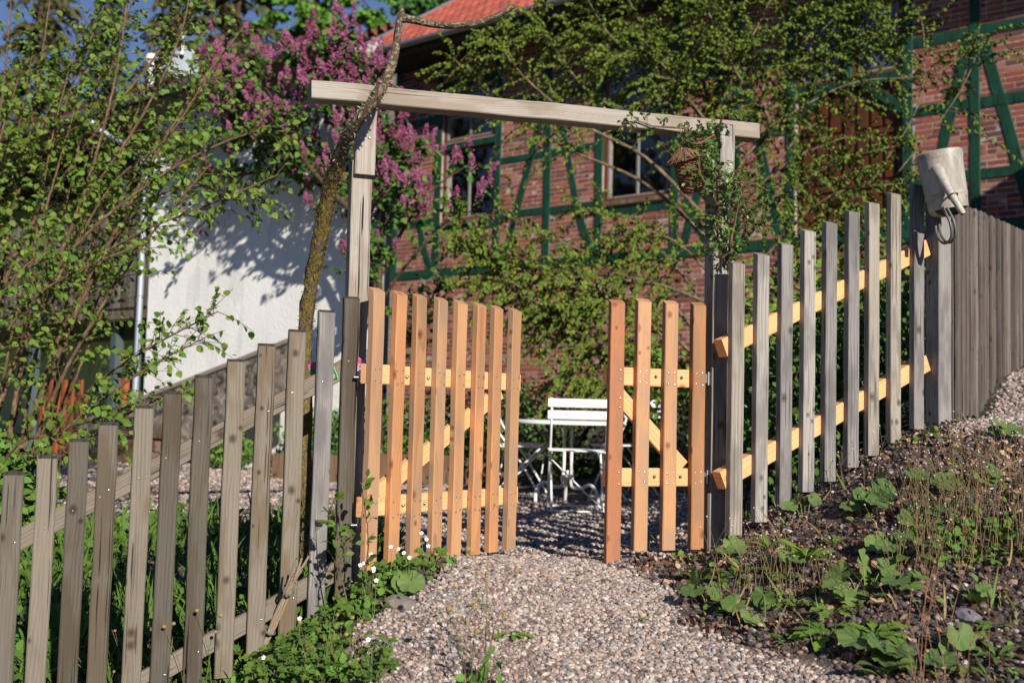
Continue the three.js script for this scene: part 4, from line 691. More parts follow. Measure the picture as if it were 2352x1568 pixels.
// ------------------------------------------------------------------ hazel shrub on the left, in front of the white house
{
  const base = onGround(-2.75, 6.6), root = thing('hazel_shrub', 'tall hazel shrub with slanting brown stems and fresh green leaves', 'shrub', base);
  const L = (l) => l.map((v) => v.sub(base)), P = PX(6.6), B = [];
  const st = (pts, r = 0.017, k = 1, f = 0.15) => B.push({ p: L(P(...pts)), r, e: 0.004, k, f });
  st([[20, 1120], [130, 820], [250, 560], [420, 250], [560, 60]], 0.02); st([[-60, 1100], [60, 760], [180, 480], [260, 200], [300, -60, 6.8]], 0.02);
  st([[40, 1120, 6.3], [150, 850, 6.2], [330, 560, 6.1], [480, 380, 6]], 0.016); st([[-120, 1080, 6.8], [-20, 700, 6.9], [60, 350, 7], [120, -40, 7.2]], 0.022);
  st([[60, 1100, 6.4], [200, 900, 6.2], [340, 800, 6], [500, 715, 5.9]], 0.012, 1.2, 0.3); st([[40, 1090, 6.3], [180, 960, 6.1], [330, 850, 6], [470, 775, 5.95]], 0.011, 1.0, 0.3);
  st([[70, 1110, 6.2], [200, 1010, 6.1], [330, 930, 6.05], [420, 905, 6]], 0.01, 1.1, 0.3); st([[0, 1100, 6.5], [110, 650, 6.5], [330, 430, 6.4], [560, 310, 6.3], [660, 300, 6.3]], 0.016, 1.2);
  st([[-80, 1100, 6.9], [20, 620, 6.9], [200, 330, 6.9], [370, 110, 6.9], [470, -60, 6.9]], 0.018); st([[-100, 1050, 6.2], [-30, 850, 6.1], [60, 700, 6], [180, 620, 5.9], [330, 560, 5.9]], 0.012, 1.2);
  st([[30, 1110, 6.7], [150, 740, 6.8], [360, 450, 6.8], [520, 430, 6.7], [600, 460, 6.6]], 0.014, 1.1); st([[-140, 1000, 7], [-60, 560, 7.1], [0, 250, 7.2], [30, -60, 7.3]], 0.018); st([[-140, 1000, 6.1], [-60, 800, 6], [30, 640, 5.95], [120, 560, 5.9]], 0.012, 1.2);
  st([[40, 1120, 6.4], [120, 1010, 6.1], [210, 960, 6], [290, 1000, 5.95]], 0.009, 1.3, 0.3); st([[-30, 1120, 6.2], [40, 1020, 6], [110, 1000, 5.95], [150, 1040, 5.9]], 0.009, 1.5, 0.2); st([[100, 700, 6.5], [260, 420, 6.5], [380, 320, 6.4], [480, 170, 6.4]], 0.01, 1.2, 0.1); st([[180, 480, 6.6], [330, 260, 6.6], [420, 60, 6.7], [440, -60, 6.7]], 0.01, 1.2, 0.1);
  st([[60, 760, 6.7], [100, 500, 6.8], [170, 250, 6.9], [200, 40, 7]], 0.01, 1.3, 0.1); st([[200, 600, 6.4], [350, 520, 6.3], [480, 470, 6.2], [640, 400, 6.2]], 0.008, 1.1, 0.1);
  { const Q = rng(4040); for (let i = 0; i < 16; i++) { const x0 = -160 + 260 * Q(), x1 = x0 + 60 + 420 * Q(), y1 = -80 + 430 * Q(), d = 6.3 + 1.3 * Q(); st([[x0, 1090, d], [mix(x0, x1, 0.3), mix(1090, y1, 0.4), d], [mix(x0, x1, 0.62), mix(1090, y1, 0.75), d], [x1, y1, d]], 0.011, 1.0, 0.25); } }
  const { list, R } = shrub(root, { branches: B, r0: 0.02, r1: 0.004, bark: BARK.hazel, seed: 41, twigs: 15, twigLen: 0.34, leaves: 8, leafSize: 0.046, color: [0.15, 0.24, 0.03], color2: [0.11, 0.19, 0.025], droop: 0.25, along: 0.9, flat: 0.3, twigRise: 0.25 });
  // the largest-looking leaves are pieces of their own, the rest one mass
  list.sort((a, b) => b.m.elements[14] - a.m.elements[14]);
  const crown = inst('crown', LEAF.ovate, M_LEAF, list.slice(220), root); const mats = [[0.14, 0.25, 0.03], [0.11, 0.21, 0.03], [0.09, 0.17, 0.025]].map((c) => leafMat({ color: lin(...c) }));
  list.slice(0, 220).forEach((l, i) => part('leaf', LEAF.ovate, mats[i % 3], root).applyMatrix4(l.m));
}
// ------------------------------------------------------------------ lilac in bloom before the white wall
{
  const D = 10.3, base = onGround(-1.42, D), root = thing('lilac_bush', 'large lilac bush covered in magenta blossom beside the white wall', 'shrub', base), P = (...a) => a.map(([x, y, d]) => at(x, y, (d ?? 9.6) + 0.6 + Math.max(0, 740 - x) * 0.0060)), B = [], L = (l) => l.map((v) => v.sub(base));
  const st = (pts, r = 0.03, k = 1, f = 0.4) => B.push({ p: L(P(...pts)), r, e: 0.007, k, f });
  st([[860, 1060], [850, 700], [800, 480], [700, 380], [600, 330], [520, 300]], 0.045); st([[865, 1060], [860, 720], [830, 450], [790, 260], [740, 120]], 0.045); st([[870, 1060], [870, 680], [880, 450], [860, 260], [830, 150]], 0.04);
  st([[800, 480, 9.5], [700, 370, 9.3], [640, 250, 9.3], [560, 130, 9.4]], 0.028); st([[790, 470, 9.7], [690, 400, 9.8], [560, 400, 9.9], [420, 420, 10]], 0.025, 0.6, 0.3); st([[700, 385, 9.6], [620, 290, 9.5], [500, 200, 9.5], [470, 110, 9.5]], 0.022);
  st([[870, 640, 9.6], [930, 520, 9.5], [1000, 430, 9.4], [1090, 370, 9.3]], 0.022, 0.4, 0.3); st([[870, 700, 9.6], [940, 600, 9.4], [1020, 520, 9.3], [1110, 470, 9.3]], 0.02, 0.4, 0.3); st([[860, 500, 9.7], [920, 400, 9.8], [960, 330, 9.8]], 0.018, 1.3, 0.2);
  st([[850, 600, 9.4], [900, 480, 9.2], [930, 430, 9.1]], 0.018, 1.5, 0.2); st([[790, 300, 9.5], [720, 220, 9.4], [660, 110, 9.4]], 0.018, 1.2, 0.1); st([[780, 250, 9.7], [830, 190, 9.6], [880, 170, 9.6]], 0.012, 1.4, 0.1); st([[600, 330, 9.6], [540, 250, 9.7], [520, 180, 9.7]], 0.014, 1.2, 0.1); st([[560, 400, 9.8], [480, 500, 9.8], [400, 560, 9.8]], 0.012, 0.3, 0.1); st([[520, 300, 9.7], [440, 320, 9.8], [390, 360, 9.8]], 0.012, 1.2, 0.1);
  st([[855, 700, 9.3], [830, 620, 9], [870, 560, 8.9]], 0.014, 1.6, 0.2); st([[866, 900, 9.5], [950, 760, 9.3], [1010, 650, 9.2]], 0.016, 1.3, 0.3); st([[740, 160, 9.6], [760, 110, 9.6], [800, 80, 9.6]], 0.012, 1.5, 0.1);
  const { list, tips, R } = shrub(root, { branches: B, bark: BARK.lilac, seed: 77, r0: 0.03, r1: 0.007, twigs: 29, twigLen: 0.33, leaves: 8, leafSize: 0.072, color: [0.055, 0.125, 0.022], color2: [0.09, 0.17, 0.03], droop: 0.1, flat: 0.1, along: 0.6, twigRise: 0.35 });
  inst('crown', LEAF.heart, M_LEAF_SOFT, list, root);
  const floret = new THREE.IcosahedronGeometry(1, 0), fl = [], wb = at(560, 900, 9.6).sub(base);
  tips.forEach(([q, d]) => {
    const w = q.clone().add(base), sc = { x: 1176 + w.x / -w.z * FOC, y: 945 - (w.y - EYE) / -w.z * FOC };
    let pr = 0.10; if (sc.y < 330 && sc.x > 420) pr = 0.97; if (sc.x > 690 && sc.y < 520) pr = Math.max(pr, 0.75); if (sc.x > 1000) pr = 0.75; if (sc.x < 560 && sc.y > 300) pr = 0.25; if (sc.y > 560) pr = 0.08;
    if (R() > pr) return;
    const ax = V3((R() - 0.5) * 0.7, 1, (R() - 0.5) * 0.7).add(d.clone().multiplyScalar(0.5)).normalize(), Ln = 0.09 + 0.06 * R(), n = 62, pink = R();
    for (let i = 0; i < n; i++) { const t = Math.pow(R(), 0.8), rr = (0.058 * (1 - t * 0.8)) * Math.sqrt(R()), p = q.clone().addScaledVector(ax, t * Ln).addScaledVector(rdir(R), rr), k = 0.6 + 0.6 * R(); fl.push({ m: place(p.x, p.y, p.z, R() * 3, R() * 3, R() * 3, 0.0082 + 0.004 * R(), 0.0055, 0.0082), c: lin(mix(0.24, 0.38, pink) * k, mix(0.045, 0.12, pink) * k, mix(0.11, 0.23, pink) * k) }); }
  });
  inst('blossoms', floret, std({ roughness: 0.8 }), fl, root);
}
// ------------------------------------------------------------------ wide garden shrub with hanging yellow-green leaves in front of the brick house
{
  const base = onGround(2.0, 10.4), root = thing('garden_shrub', 'spreading shrub with long pale branches and yellow green leaves', 'shrub', base), P = PX(10.2), B = [], L = (l) => l.map((v) => v.sub(base));
  const st = (pts, r = 0.022, k = 1, f = 0.12) => B.push({ p: L(P(...pts)), r, e: 0.004, k, f });
  st([[1660, 900], [1645, 640], [1640, 420], [1650, 200], [1690, -60]], 0.045, 1, 0.35); st([[1665, 900], [1655, 560], [1640, 300], [1600, 120], [1560, -60]], 0.04, 1, 0.35); st([[1670, 900, 10], [1680, 600, 9.9], [1700, 380, 9.8], [1770, 290, 9.7], [1700, 180, 9.7], [1640, 60, 9.8], [1600, -60, 9.9]], 0.03, 1, 0.45);
  st([[1640, 480, 10.3], [1520, 330, 10.4], [1350, 210, 10.5], [1260, 90, 10.6], [1220, 20, 10.6]], 0.026, 0.8, 0.35); st([[1640, 520, 10], [1480, 360, 9.9], [1330, 280, 9.8], [1180, 150, 9.8], [1130, 60, 9.8]], 0.022, 0.8, 0.4); st([[1640, 560, 10.2], [1480, 420, 10.1], [1280, 330, 10.1], [1110, 210, 10.2], [1040, 130, 10.3]], 0.02, 0.6, 0.4);
  st([[1650, 300, 10.2], [1520, 180, 10.2], [1400, 80, 10.3], [1330, -40, 10.3]], 0.02, 1.2, 0.1); st([[1645, 250, 10.4], [1500, 100, 10.5], [1420, -50, 10.6]], 0.018, 1.2, 0.1); st([[1650, 200, 10], [1760, 90, 9.9], [1900, 40, 9.8], [2020, 20, 9.7]], 0.02, 1.2, 0.1); st([[1650, 330, 10], [1780, 200, 9.9], [1900, 140, 9.8], [2060, 110, 9.7]], 0.02, 1.2, 0.15);
  st([[1660, 620, 9.9], [1790, 460, 9.6], [1930, 370, 9.4], [2080, 330, 9.3]], 0.022, 0.75, 0.2); st([[1670, 720, 9.8], [1800, 540, 9.5], [1930, 440, 9.2], [2090, 420, 9]], 0.02, 0.9, 0.2); st([[1670, 760, 9.7], [1790, 620, 9.3], [1900, 530, 9.1], [2050, 500, 9]], 0.018, 1.4, 0.2); st([[1670, 640, 10], [1760, 420, 9.9], [1850, 300, 9.9], [1960, 250, 9.9]], 0.018, 0.6, 0.2);
  st([[1660, 880, 9.6], [1480, 720, 9.3], [1280, 650, 9.1], [1130, 590, 9], [1040, 530, 9]], 0.02, 1.4, 0.15); st([[1660, 900, 9.5], [1450, 800, 9.2], [1290, 740, 9], [1180, 650, 8.9], [1100, 600, 8.9]], 0.018, 1.5, 0.15); st([[1650, 820, 9.8], [1480, 640, 9.7], [1300, 560, 9.6], [1130, 480, 9.6]], 0.02, 0.7, 0.2); st([[1650, 860, 9.4], [1520, 810, 9.2], [1400, 800, 9], [1250, 720, 8.9]], 0.016, 1.5, 0.1);
  st([[1650, 780, 9.9], [1560, 620, 9.8], [1440, 520, 9.7], [1320, 470, 9.7]], 0.016, 0.8, 0.2); st([[1690, 900, 9.4], [1760, 780, 9.1], [1850, 700, 8.9], [1980, 650, 8.8]], 0.016, 1.6, 0.1); st([[1700, 930, 9.2], [1800, 860, 8.9], [1920, 830, 8.7], [2040, 800, 8.6]], 0.014, 1.6, 0.1); st([[1660, 940, 9.2], [1540, 900, 9], [1420, 880, 8.8], [1300, 850, 8.7]], 0.014, 1.8, 0.1); st([[1560, 800, 9.3], [1420, 700, 9.1], [1320, 690, 9], [1220, 760, 8.9]], 0.012, 1.6, 0.1);
  st([[1520, 330, 10.4], [1430, 160, 10.5], [1300, 60, 10.5]], 0.012, 1.3, 0.1); st([[1640, 420, 10.1], [1540, 240, 10], [1470, 60, 10]], 0.014, 1.2, 0.1); st([[1650, 250, 9.9], [1740, 60, 9.8], [1800, -60, 9.8]], 0.014, 1.3, 0.1); st([[1690, 340, 9.7], [1820, 260, 9.6], [1960, 190, 9.5], [2140, 170, 9.3], [2250, 100, 9.3]], 0.014, 0.7, 0.1); st([[2000, 420, 9.2], [2110, 240, 9.2], [2120, 60, 9.3], [2105, 20, 9.3]], 0.008, 0.45, 0.2); st([[1800, 120, 9.9], [1900, 60, 9.8], [1960, -40, 9.8]], 0.012, 1.3, 0.1); st([[2060, 400, 9.2], [2200, 220, 9.2], [2260, 90, 9.3]], 0.006, 0.4, 0.3);
  st([[1670, 560, 9.9], [1760, 470, 9.6], [1860, 420, 9.4], [1980, 400, 9.3]], 0.014, 0.6, 0.1); st([[1690, 480, 9.8], [1800, 380, 9.6], [1900, 330, 9.5], [2000, 300, 9.4]], 0.014, 0.45, 0.1); st([[1640, 640, 9.6], [1560, 560, 9.5], [1480, 530, 9.4], [1400, 560, 9.4]], 0.012, 1.2, 0.1); st([[1640, 700, 9.4], [1500, 650, 9.3], [1380, 640, 9.2], [1240, 610, 9.1], [1080, 660, 9]], 0.014, 1.4, 0.1); st([[1700, 700, 9.4], [1800, 650, 9.2], [1900, 600, 9.1], [2000, 570, 9]], 0.012, 1.4, 0.1); st([[1640, 300, 9.9], [1560, 200, 9.9], [1500, 130, 9.9], [1380, 140, 9.9]], 0.012, 1.1, 0.1); st([[1660, 160, 9.9], [1800, 150, 9.8], [1930, 110, 9.7], [2050, 60, 9.7]], 0.012, 1.3, 0.1);
  const { list, R } = shrub(root, { branches: B, bark: BARK.shrub, seed: 123, r0: 0.02, r1: 0.004, twigs: 29, twigLen: 0.56, leaves: 35, leafSize: 0.037, color: [0.12, 0.165, 0.022], color2: [0.075, 0.115, 0.018], droop: 0.38, flat: 0.75, along: 0.55, twigRise: 0.0 });
  inst('crown', LEAF.ovate, M_LEAF_SOFT, list, root);
}
// low evergreen hedge and greenery behind the chairs and behind the fence
function bushMass(name, label, cat, cells, seed, color, leaf, size, n, rad, grp) {
  const c0 = cells[0], base = onGround(c0[0], c0[1]), root = thing(name, label, cat, base, 0, grp), R = rng(seed), list = [], st = [];
  cells.forEach(([x, d, h, r]) => {
    const c = onGround(x, d).sub(base); for (let k = 0; k < 7; k++) { const t = V3(c.x + (R() - 0.5) * r * 1.4, c.y + h * (0.6 + 0.4 * R()), c.z + (R() - 0.5) * r * 1.2); st.push(tube([V3(c.x + (R() - 0.5) * 0.1, c.y - 0.05, c.z), V3(mix(c.x, t.x, 0.5), mix(c.y, t.y, 0.6), mix(c.z, t.z, 0.4)), t], 0.012, 0.003, { sides: 4, seg: 5 })); }
    for (let i = 0; i < n; i++) { const u = rdir(R), q = Math.pow(R(), 0.45), p = V3(c.x + u.x * r * q, c.y + h * 0.52 + u.y * h * 0.5 * q, c.z + u.z * r * q); if (noise(p.x * 5 + seed, p.y * 5 + p.z * 3, seed) < 0.38) continue; const nn = rdir(R).multiplyScalar(0.8).add(V3(0.2, 0.8, 0.4)); list.push({ m: leafAt(p, rdir(R).add(u).add(V3(0, -0.3, 0)), nn, size * (0.6 + 0.7 * R())), c: tint(R, color, 0.5) }); }
  });
  part('stems', merge(st), BARK.dark, root, 'stuff'); inst('crown', leaf, M_LEAF_SOFT, list, root); return root;
}
bushMass('evergreen_bush', 'dense dark green bush behind the white garden chairs', 'bush', [[0.45, 9.4, 1.0, 0.65], [-0.15, 10.5, 1.0, 0.55], [1.1, 9.2, 1.1, 0.7], [-0.8, 10.6, 0.9, 0.5]], 501, [0.07, 0.14, 0.025], LEAF.oval, 0.05, 2600, 0.6);
bushMass('leafy_bush', 'bright leafy bush behind the narrow gate leaf and fence pickets', 'bush', [[1.6, 8.2, 1.3, 0.7], [2.2, 8.0, 1.4, 0.7], [1.9, 7.2, 1.0, 0.55], [2.7, 8.6, 1.5, 0.7]], 502, [0.12, 0.20, 0.03], LEAF.ovate, 0.055, 2300, 0.6);
bushMass('fence_hedge', 'dark hedge growing behind the silver grey pickets', 'hedge', [[1.5, 6.2, 0.9, 0.4], [2.0, 6.5, 1.1, 0.45], [2.4, 6.9, 1.1, 0.4], [1.25, 5.9, 0.6, 0.3]], 503, [0.06, 0.13, 0.025], LEAF.oval, 0.045, 1500, 0.5);
bushMass('shade_bush', 'dark leafy bush at the foot of the lilac behind the gate', 'bush', [[-1.35, 10.6, 0.8, 0.5], [-1.9, 10.9, 0.7, 0.4]], 504, [0.06, 0.14, 0.025], LEAF.oval, 0.05, 1700, 0.5);
bushMass('privet_bush', 'low green bush hanging over the terrace edge at the hazel foot', 'bush', [[-2.95, 6.2, 0.55, 0.36], [-3.2, 6.4, 0.7, 0.4]], 505, [0.09, 0.17, 0.03], LEAF.ovate, 0.055, 1500, 0.5);
bushMass('border_plants', 'leafy border plants before the grey stone stair parapet', 'plants', [[-2.35, 10.9, 0.5, 0.3], [-2.9, 11.2, 0.4, 0.25]], 506, [0.10, 0.19, 0.03], LEAF.oval, 0.045, 800, 0.4);
// ------------------------------------------------------------------ grass behind the left fence
{
  const R = rng(611), list = [], broad = [];
  for (let i = 0; i < 9500; i++) {
    const d = 4.15 + 2.4 * Math.pow(R(), 1.3), x = -3.2 + 3.0 * R(); if (onPath(x, d) >= 0 || Math.abs(x) > 0.52 * d || x > -0.62 + (d - 4.2) * 0.2) continue;
    if (x < -0.6 && d < mix(3.76, 4.24, (x + 1.775) / 1.107) + 0.06) continue;
    const y = H(x, d), dens = fbm(x * 2.5, d * 2.5, 88); if (R() > dens * 1.6) continue;
    const dir = V3((R() - 0.5) * 0.9, 1, (R() - 0.5) * 0.9);
    if (R() < 0.6) list.push({ m: leafAt(V3(x, y - 0.01, -d), dir, rdir(R).add(V3(0, 0, 0.5)), 0.10 + 0.16 * R()), c: tint(R, [0.07, 0.13, 0.022], 0.5) });
    else broad.push({ m: leafAt(V3(x, y + 0.02 + 0.12 * R(), -d), rdir(R).add(V3(0, 0.4, 0.3)), rdir(R).multiplyScalar(0.5).add(V3(0.2, 0.9, 0.4)), 0.03 + 0.035 * R()), c: tint(R, [0.08, 0.145, 0.024], 0.5) });
  }
  const g = thing('grass', 'long grass and herbs growing behind the old picket fence', 'grass'); g.userData.kind = 'stuff';
  inst('blades', LEAF.blade, M_LEAF_SOFT, list, g); inst('herb_leaves', LEAF.ovate, M_LEAF_SOFT, broad, g);
}
// ------------------------------------------------------------------ trees far behind the houses
function bgTree(name, label, trunkPts, r, blobs, seed, color, size, n, group) {
  const base = trunkPts[0].clone(), root = thing(name, label, 'tree', base, 0, group), R = rng(seed), wood = [tube(trunkPts.map((p) => p.clone().sub(base)), r, r * 0.35, { sides: 8, seg: 10, rough: 0.1 })], list = [];
  const top = trunkPts[trunkPts.length - 1].clone().sub(base), mid = trunkPts[Math.floor(trunkPts.length / 2)].clone().sub(base);
  blobs.forEach(([c, rx, ry]) => {
    const q = c.clone().sub(base), s = mid.clone().lerp(top, R() * 0.8); wood.push(tube([s, s.clone().lerp(q, 0.5).add(V3(0, 0.3, 0)), q], r * 0.35, r * 0.08, { sides: 5, seg: 6 }));
    for (let i = 0; i < n; i++) { const u = rdir(R), k = Math.pow(R(), 0.4), p = V3(q.x + u.x * rx * k, q.y + u.y * ry * k, q.z + u.z * rx * k); if (noise(p.x * 2.2 + seed, p.y * 3.2 + p.z * 1.3, seed) < 0.46) continue; list.push({ m: leafAt(p, rdir(R).add(V3(0, -0.5, 0)), rdir(R).multiplyScalar(0.7).add(V3(0.2, 0.8, 0.5)), size * (0.6 + 0.7 * R())), c: tint(R, color, 0.5) }); }
  });
  part('trunk', merge(wood), BARK.dark, root); inst('crown', LEAF.ovate, M_LEAF_SOFT, list, root); return root;
}
{
  const D = 34;
  bgTree('maple_tree', 'bright green maple tree rising behind the tiled roofs', [V3(at(750, 600, D).x, 0.5, -D), at(745, 300, D), at(730, 60, D), at(720, -150, D)], 0.22, [[at(680, 40, D), 1.1, 0.55], [at(760, 70, D), 1.0, 0.45], [at(720, -20, D), 1.4, 0.5], [at(850, 20, D), 0.9, 0.5], [at(620, 70, D), 0.6, 0.3], [at(860, 75, D), 0.6, 0.3], [at(640, -10, D), 0.9, 0.4], [at(800, -80, D), 1.5, 0.7]], 701, [0.10, 0.22, 0.03], 0.17, 1500);
  bgTree('ash_tree', 'dark leaved tree with a bare upright trunk behind the orange roof', [V3(at(925, 600, 38).x, 0.8, -38), at(925, 200, 38), at(922, 40, 38), at(918, -150, 38)], 0.24, [[at(960, 30, 38), 1.1, 0.5], [at(1010, 10, 38), 0.9, 0.45], [at(990, 55, 38), 0.7, 0.3], [at(890, -30, 38), 0.9, 0.4]], 702, [0.05, 0.13, 0.03], 0.16, 1300);
}
function spruce(px, d, topY, w, seed, label, c = [0.085, 0.085, 0.035]) {
  const x = at(px, 600, d).x, base = V3(x, 0, -d), hgt = at(px, topY, d).y, root = thing('spruce_tree', label, 'tree', base, 0, 'spruces behind the white house'), R = rng(seed), wood = [tube([V3(0, 0, 0), V3(0.05, hgt * 0.5, 0), V3(0, hgt, 0)], 0.22, 0.03, { sides: 7, seg: 8, rough: 0.1 })], list = [];
  for (let y = 2.0; y < hgt - 0.3; y += 0.42) {
    const n = 6, L = w * Math.pow(1 - y / hgt, 0.7) + 0.2;
    for (let k = 0; k < n; k++) {
      const a = R() * 6.28, l = L * (0.7 + 0.5 * R()), q = V3(Math.cos(a) * l, y - 0.22 * l, Math.sin(a) * l), m = V3(Math.cos(a) * l * 0.5, y - 0.04 * l, Math.sin(a) * l * 0.5);
      wood.push(tube([V3(0, y, 0), m, q], 0.03, 0.008, { sides: 4, seg: 4 }));
      const C = new THREE.CatmullRomCurve3([V3(0, y, 0), m, q]);
      for (let i = 0; i < 26 * l; i++) { const t = 0.15 + 0.85 * R(), p = C.getPoint(t), T = C.getTangent(t), s = rdir(R); list.push({ m: leafAt(p, T.clone().multiplyScalar(0.7).add(s).add(V3(0, -0.7, 0)), rdir(R).add(V3(0, 0.5, 0.3)), 0.22 + 0.2 * R()), c: tint(R, c, 0.5) }); }
    }
  }
  part('trunk', merge(wood), BARK.dark, root); inst('crown', LEAF.lance, M_LEAF_SOFT, list, root);
}
spruce(520, 30, -260, 2.4, 801, 'tall thin spruce with drooping brownish boughs above the lilac'); spruce(380, 32, -160, 2.0, 802, 'spruce standing behind the satellite dish'); spruce(60, 30, -200, 2.2, 803, 'spruce standing behind the hazel shrub'); spruce(220, 36, -60, 1.9, 804, 'smaller spruce between two taller ones', [0.05, 0.08, 0.04]);
// tall trees beside the garden, mirrored dark in the window panes
for (const [x, d, sd] of [[-17, 13, 1], [-20, 18, 2], [-15, 8, 3], [-22, 24, 4]]) bgTree('garden_tree', 'tall broadleaved tree of the row standing beyond the hazel shrub', [V3(x, height(x, d) - 0.3, -d), V3(x + 0.2, 4, -d), V3(x, 9, -d)], 0.25, [[V3(x, 5, -d), 2.6, 2.2], [V3(x + 0.6, 8, -d + 0.5), 2.6, 2.2], [V3(x - 0.5, 10.5, -d), 2.0, 1.8], [V3(x + 0.3, 3, -d + 0.3), 2.4, 1.6]], 900 + sd, [0.06, 0.11, 0.025], 0.30, 1500, 'trees beyond the hazel');
// ------------------------------------------------------------------ mossy dead tree by the left post
{
  const base = onGround(-0.86, 4.75), root = thing('dead_tree', 'mossy lichen covered dead trunk leaning over the gate beam', 'dead tree', base), L = (...l) => l.map(([x, y, d]) => at(x, y, d).sub(base));
  const moss = std({ map: dataTex(256, 512, (i, j) => { const m = smooth(0.42, 0.58, fbm(i / 18, j / 26, 301)), l = smooth(0.6, 0.68, fbm(i / 7, j / 9, 302)), k = 0.65 + 0.6 * fbm(i / 6, j / 6, 303); return [mix(mix(96, 112, m), 140, l * 0.4) * k, mix(mix(80, 96, m), 132, l * 0.4) * k, mix(mix(60, 34, m), 106, l * 0.4) * k]; }), bumpMap: barkBump, bumpScale: 0.012, roughness: 1 }); moss.map.repeat.set(4, 2.2);
  part('trunk', tube([V3(0, -0.1, 0), ...L([698, 1000, 4.72], [700, 760, 4.66], [716, 640, 4.58], [740, 520, 4.46], [758, 430, 4.36], [775, 375, 4.27])], 0.036, 0.029, { sides: 12, seg: 46, rough: 0.22, seed: 5 }), moss, root);
  const lich = std({ map: dataTex(256, 512, (i, j) => { const l = smooth(0.52, 0.62, fbm(i / 9, j / 12, 311)), k = 0.6 + 0.6 * fbm(i / 5, j / 5, 312); return [mix(88, 142, l) * k, mix(72, 132, l) * k, mix(54, 108, l) * k]; }), bumpMap: barkBump, bumpScale: 0.008, roughness: 1 }); lich.map.repeat.set(5, 3);
  part('limb', tube(L([762, 420, 4.36], [782, 350, 4.22], [815, 285, 4.08], [860, 228, 4.02], [888, 180, 4.02], [902, 140, 4.04], [912, 90, 4.06], [918, 45, 4.08]), 0.027, 0.013, { sides: 10, seg: 44, rough: 0.28, seed: 8 }), lich, root);
  part('limb', tube(L([912, 36, 4.09], [945, 44, 4.1], [1000, 55, 4.12], [1060, 57, 4.16], [1110, 48, 4.2], [1150, 32, 4.22], [1182, 14, 4.24]), 0.0165, 0.008, { sides: 9, seg: 36, rough: 0.28, seed: 9 }), lich, root);
  part('snag', tube(L([921, 50, 4.08], [922, 30, 4.08], [921, 20, 4.08]), 0.014, 0.009, { sides: 7, seg: 6, rough: 0.3, seed: 3 }), lich, root);
  // tufts of lichen along the limb
  const R = rng(90), tufts = [], C = new THREE.CatmullRomCurve3(L([775, 365, 4.25], [815, 285, 4.08], [860, 228, 4.02], [888, 180, 4.02]));
  for (let i = 0; i < 300; i++) { const t = R(), u = rdir(R), p = C.getPoint(t).addScaledVector(u, mix(0.025, 0.018, t)); tufts.push({ m: leafAt(p, u.clone().add(rdir(R).multiplyScalar(0.7)), rdir(R), 0.008 + 0.009 * R()), c: lin(0.27 * (0.6 + 0.6 * R()), 0.24, 0.16) }); }
  const C2 = new THREE.CatmullRomCurve3(L([700, 760, 4.66], [716, 640, 4.58], [740, 520, 4.46], [758, 430, 4.36], [775, 375, 4.27]));
  for (let i = 0; i < 1500; i++) { const t = R(), u = rdir(R); if (u.x < -0.6 && R() < 0.7) continue; const p = C2.getPoint(t).addScaledVector(u, 0.032); tufts.push({ m: leafAt(p, u.clone().add(rdir(R).multiplyScalar(0.9)), rdir(R), 0.007 + 0.007 * R()), c: lin(0.12 * (0.6 + 0.8 * R()), 0.095 * (0.6 + 0.8 * R()), 0.02) }); }
  inst('lichen_tufts', LEAF.lance, std({ roughness: 1, side: THREE.DoubleSide }), tufts, root);
}
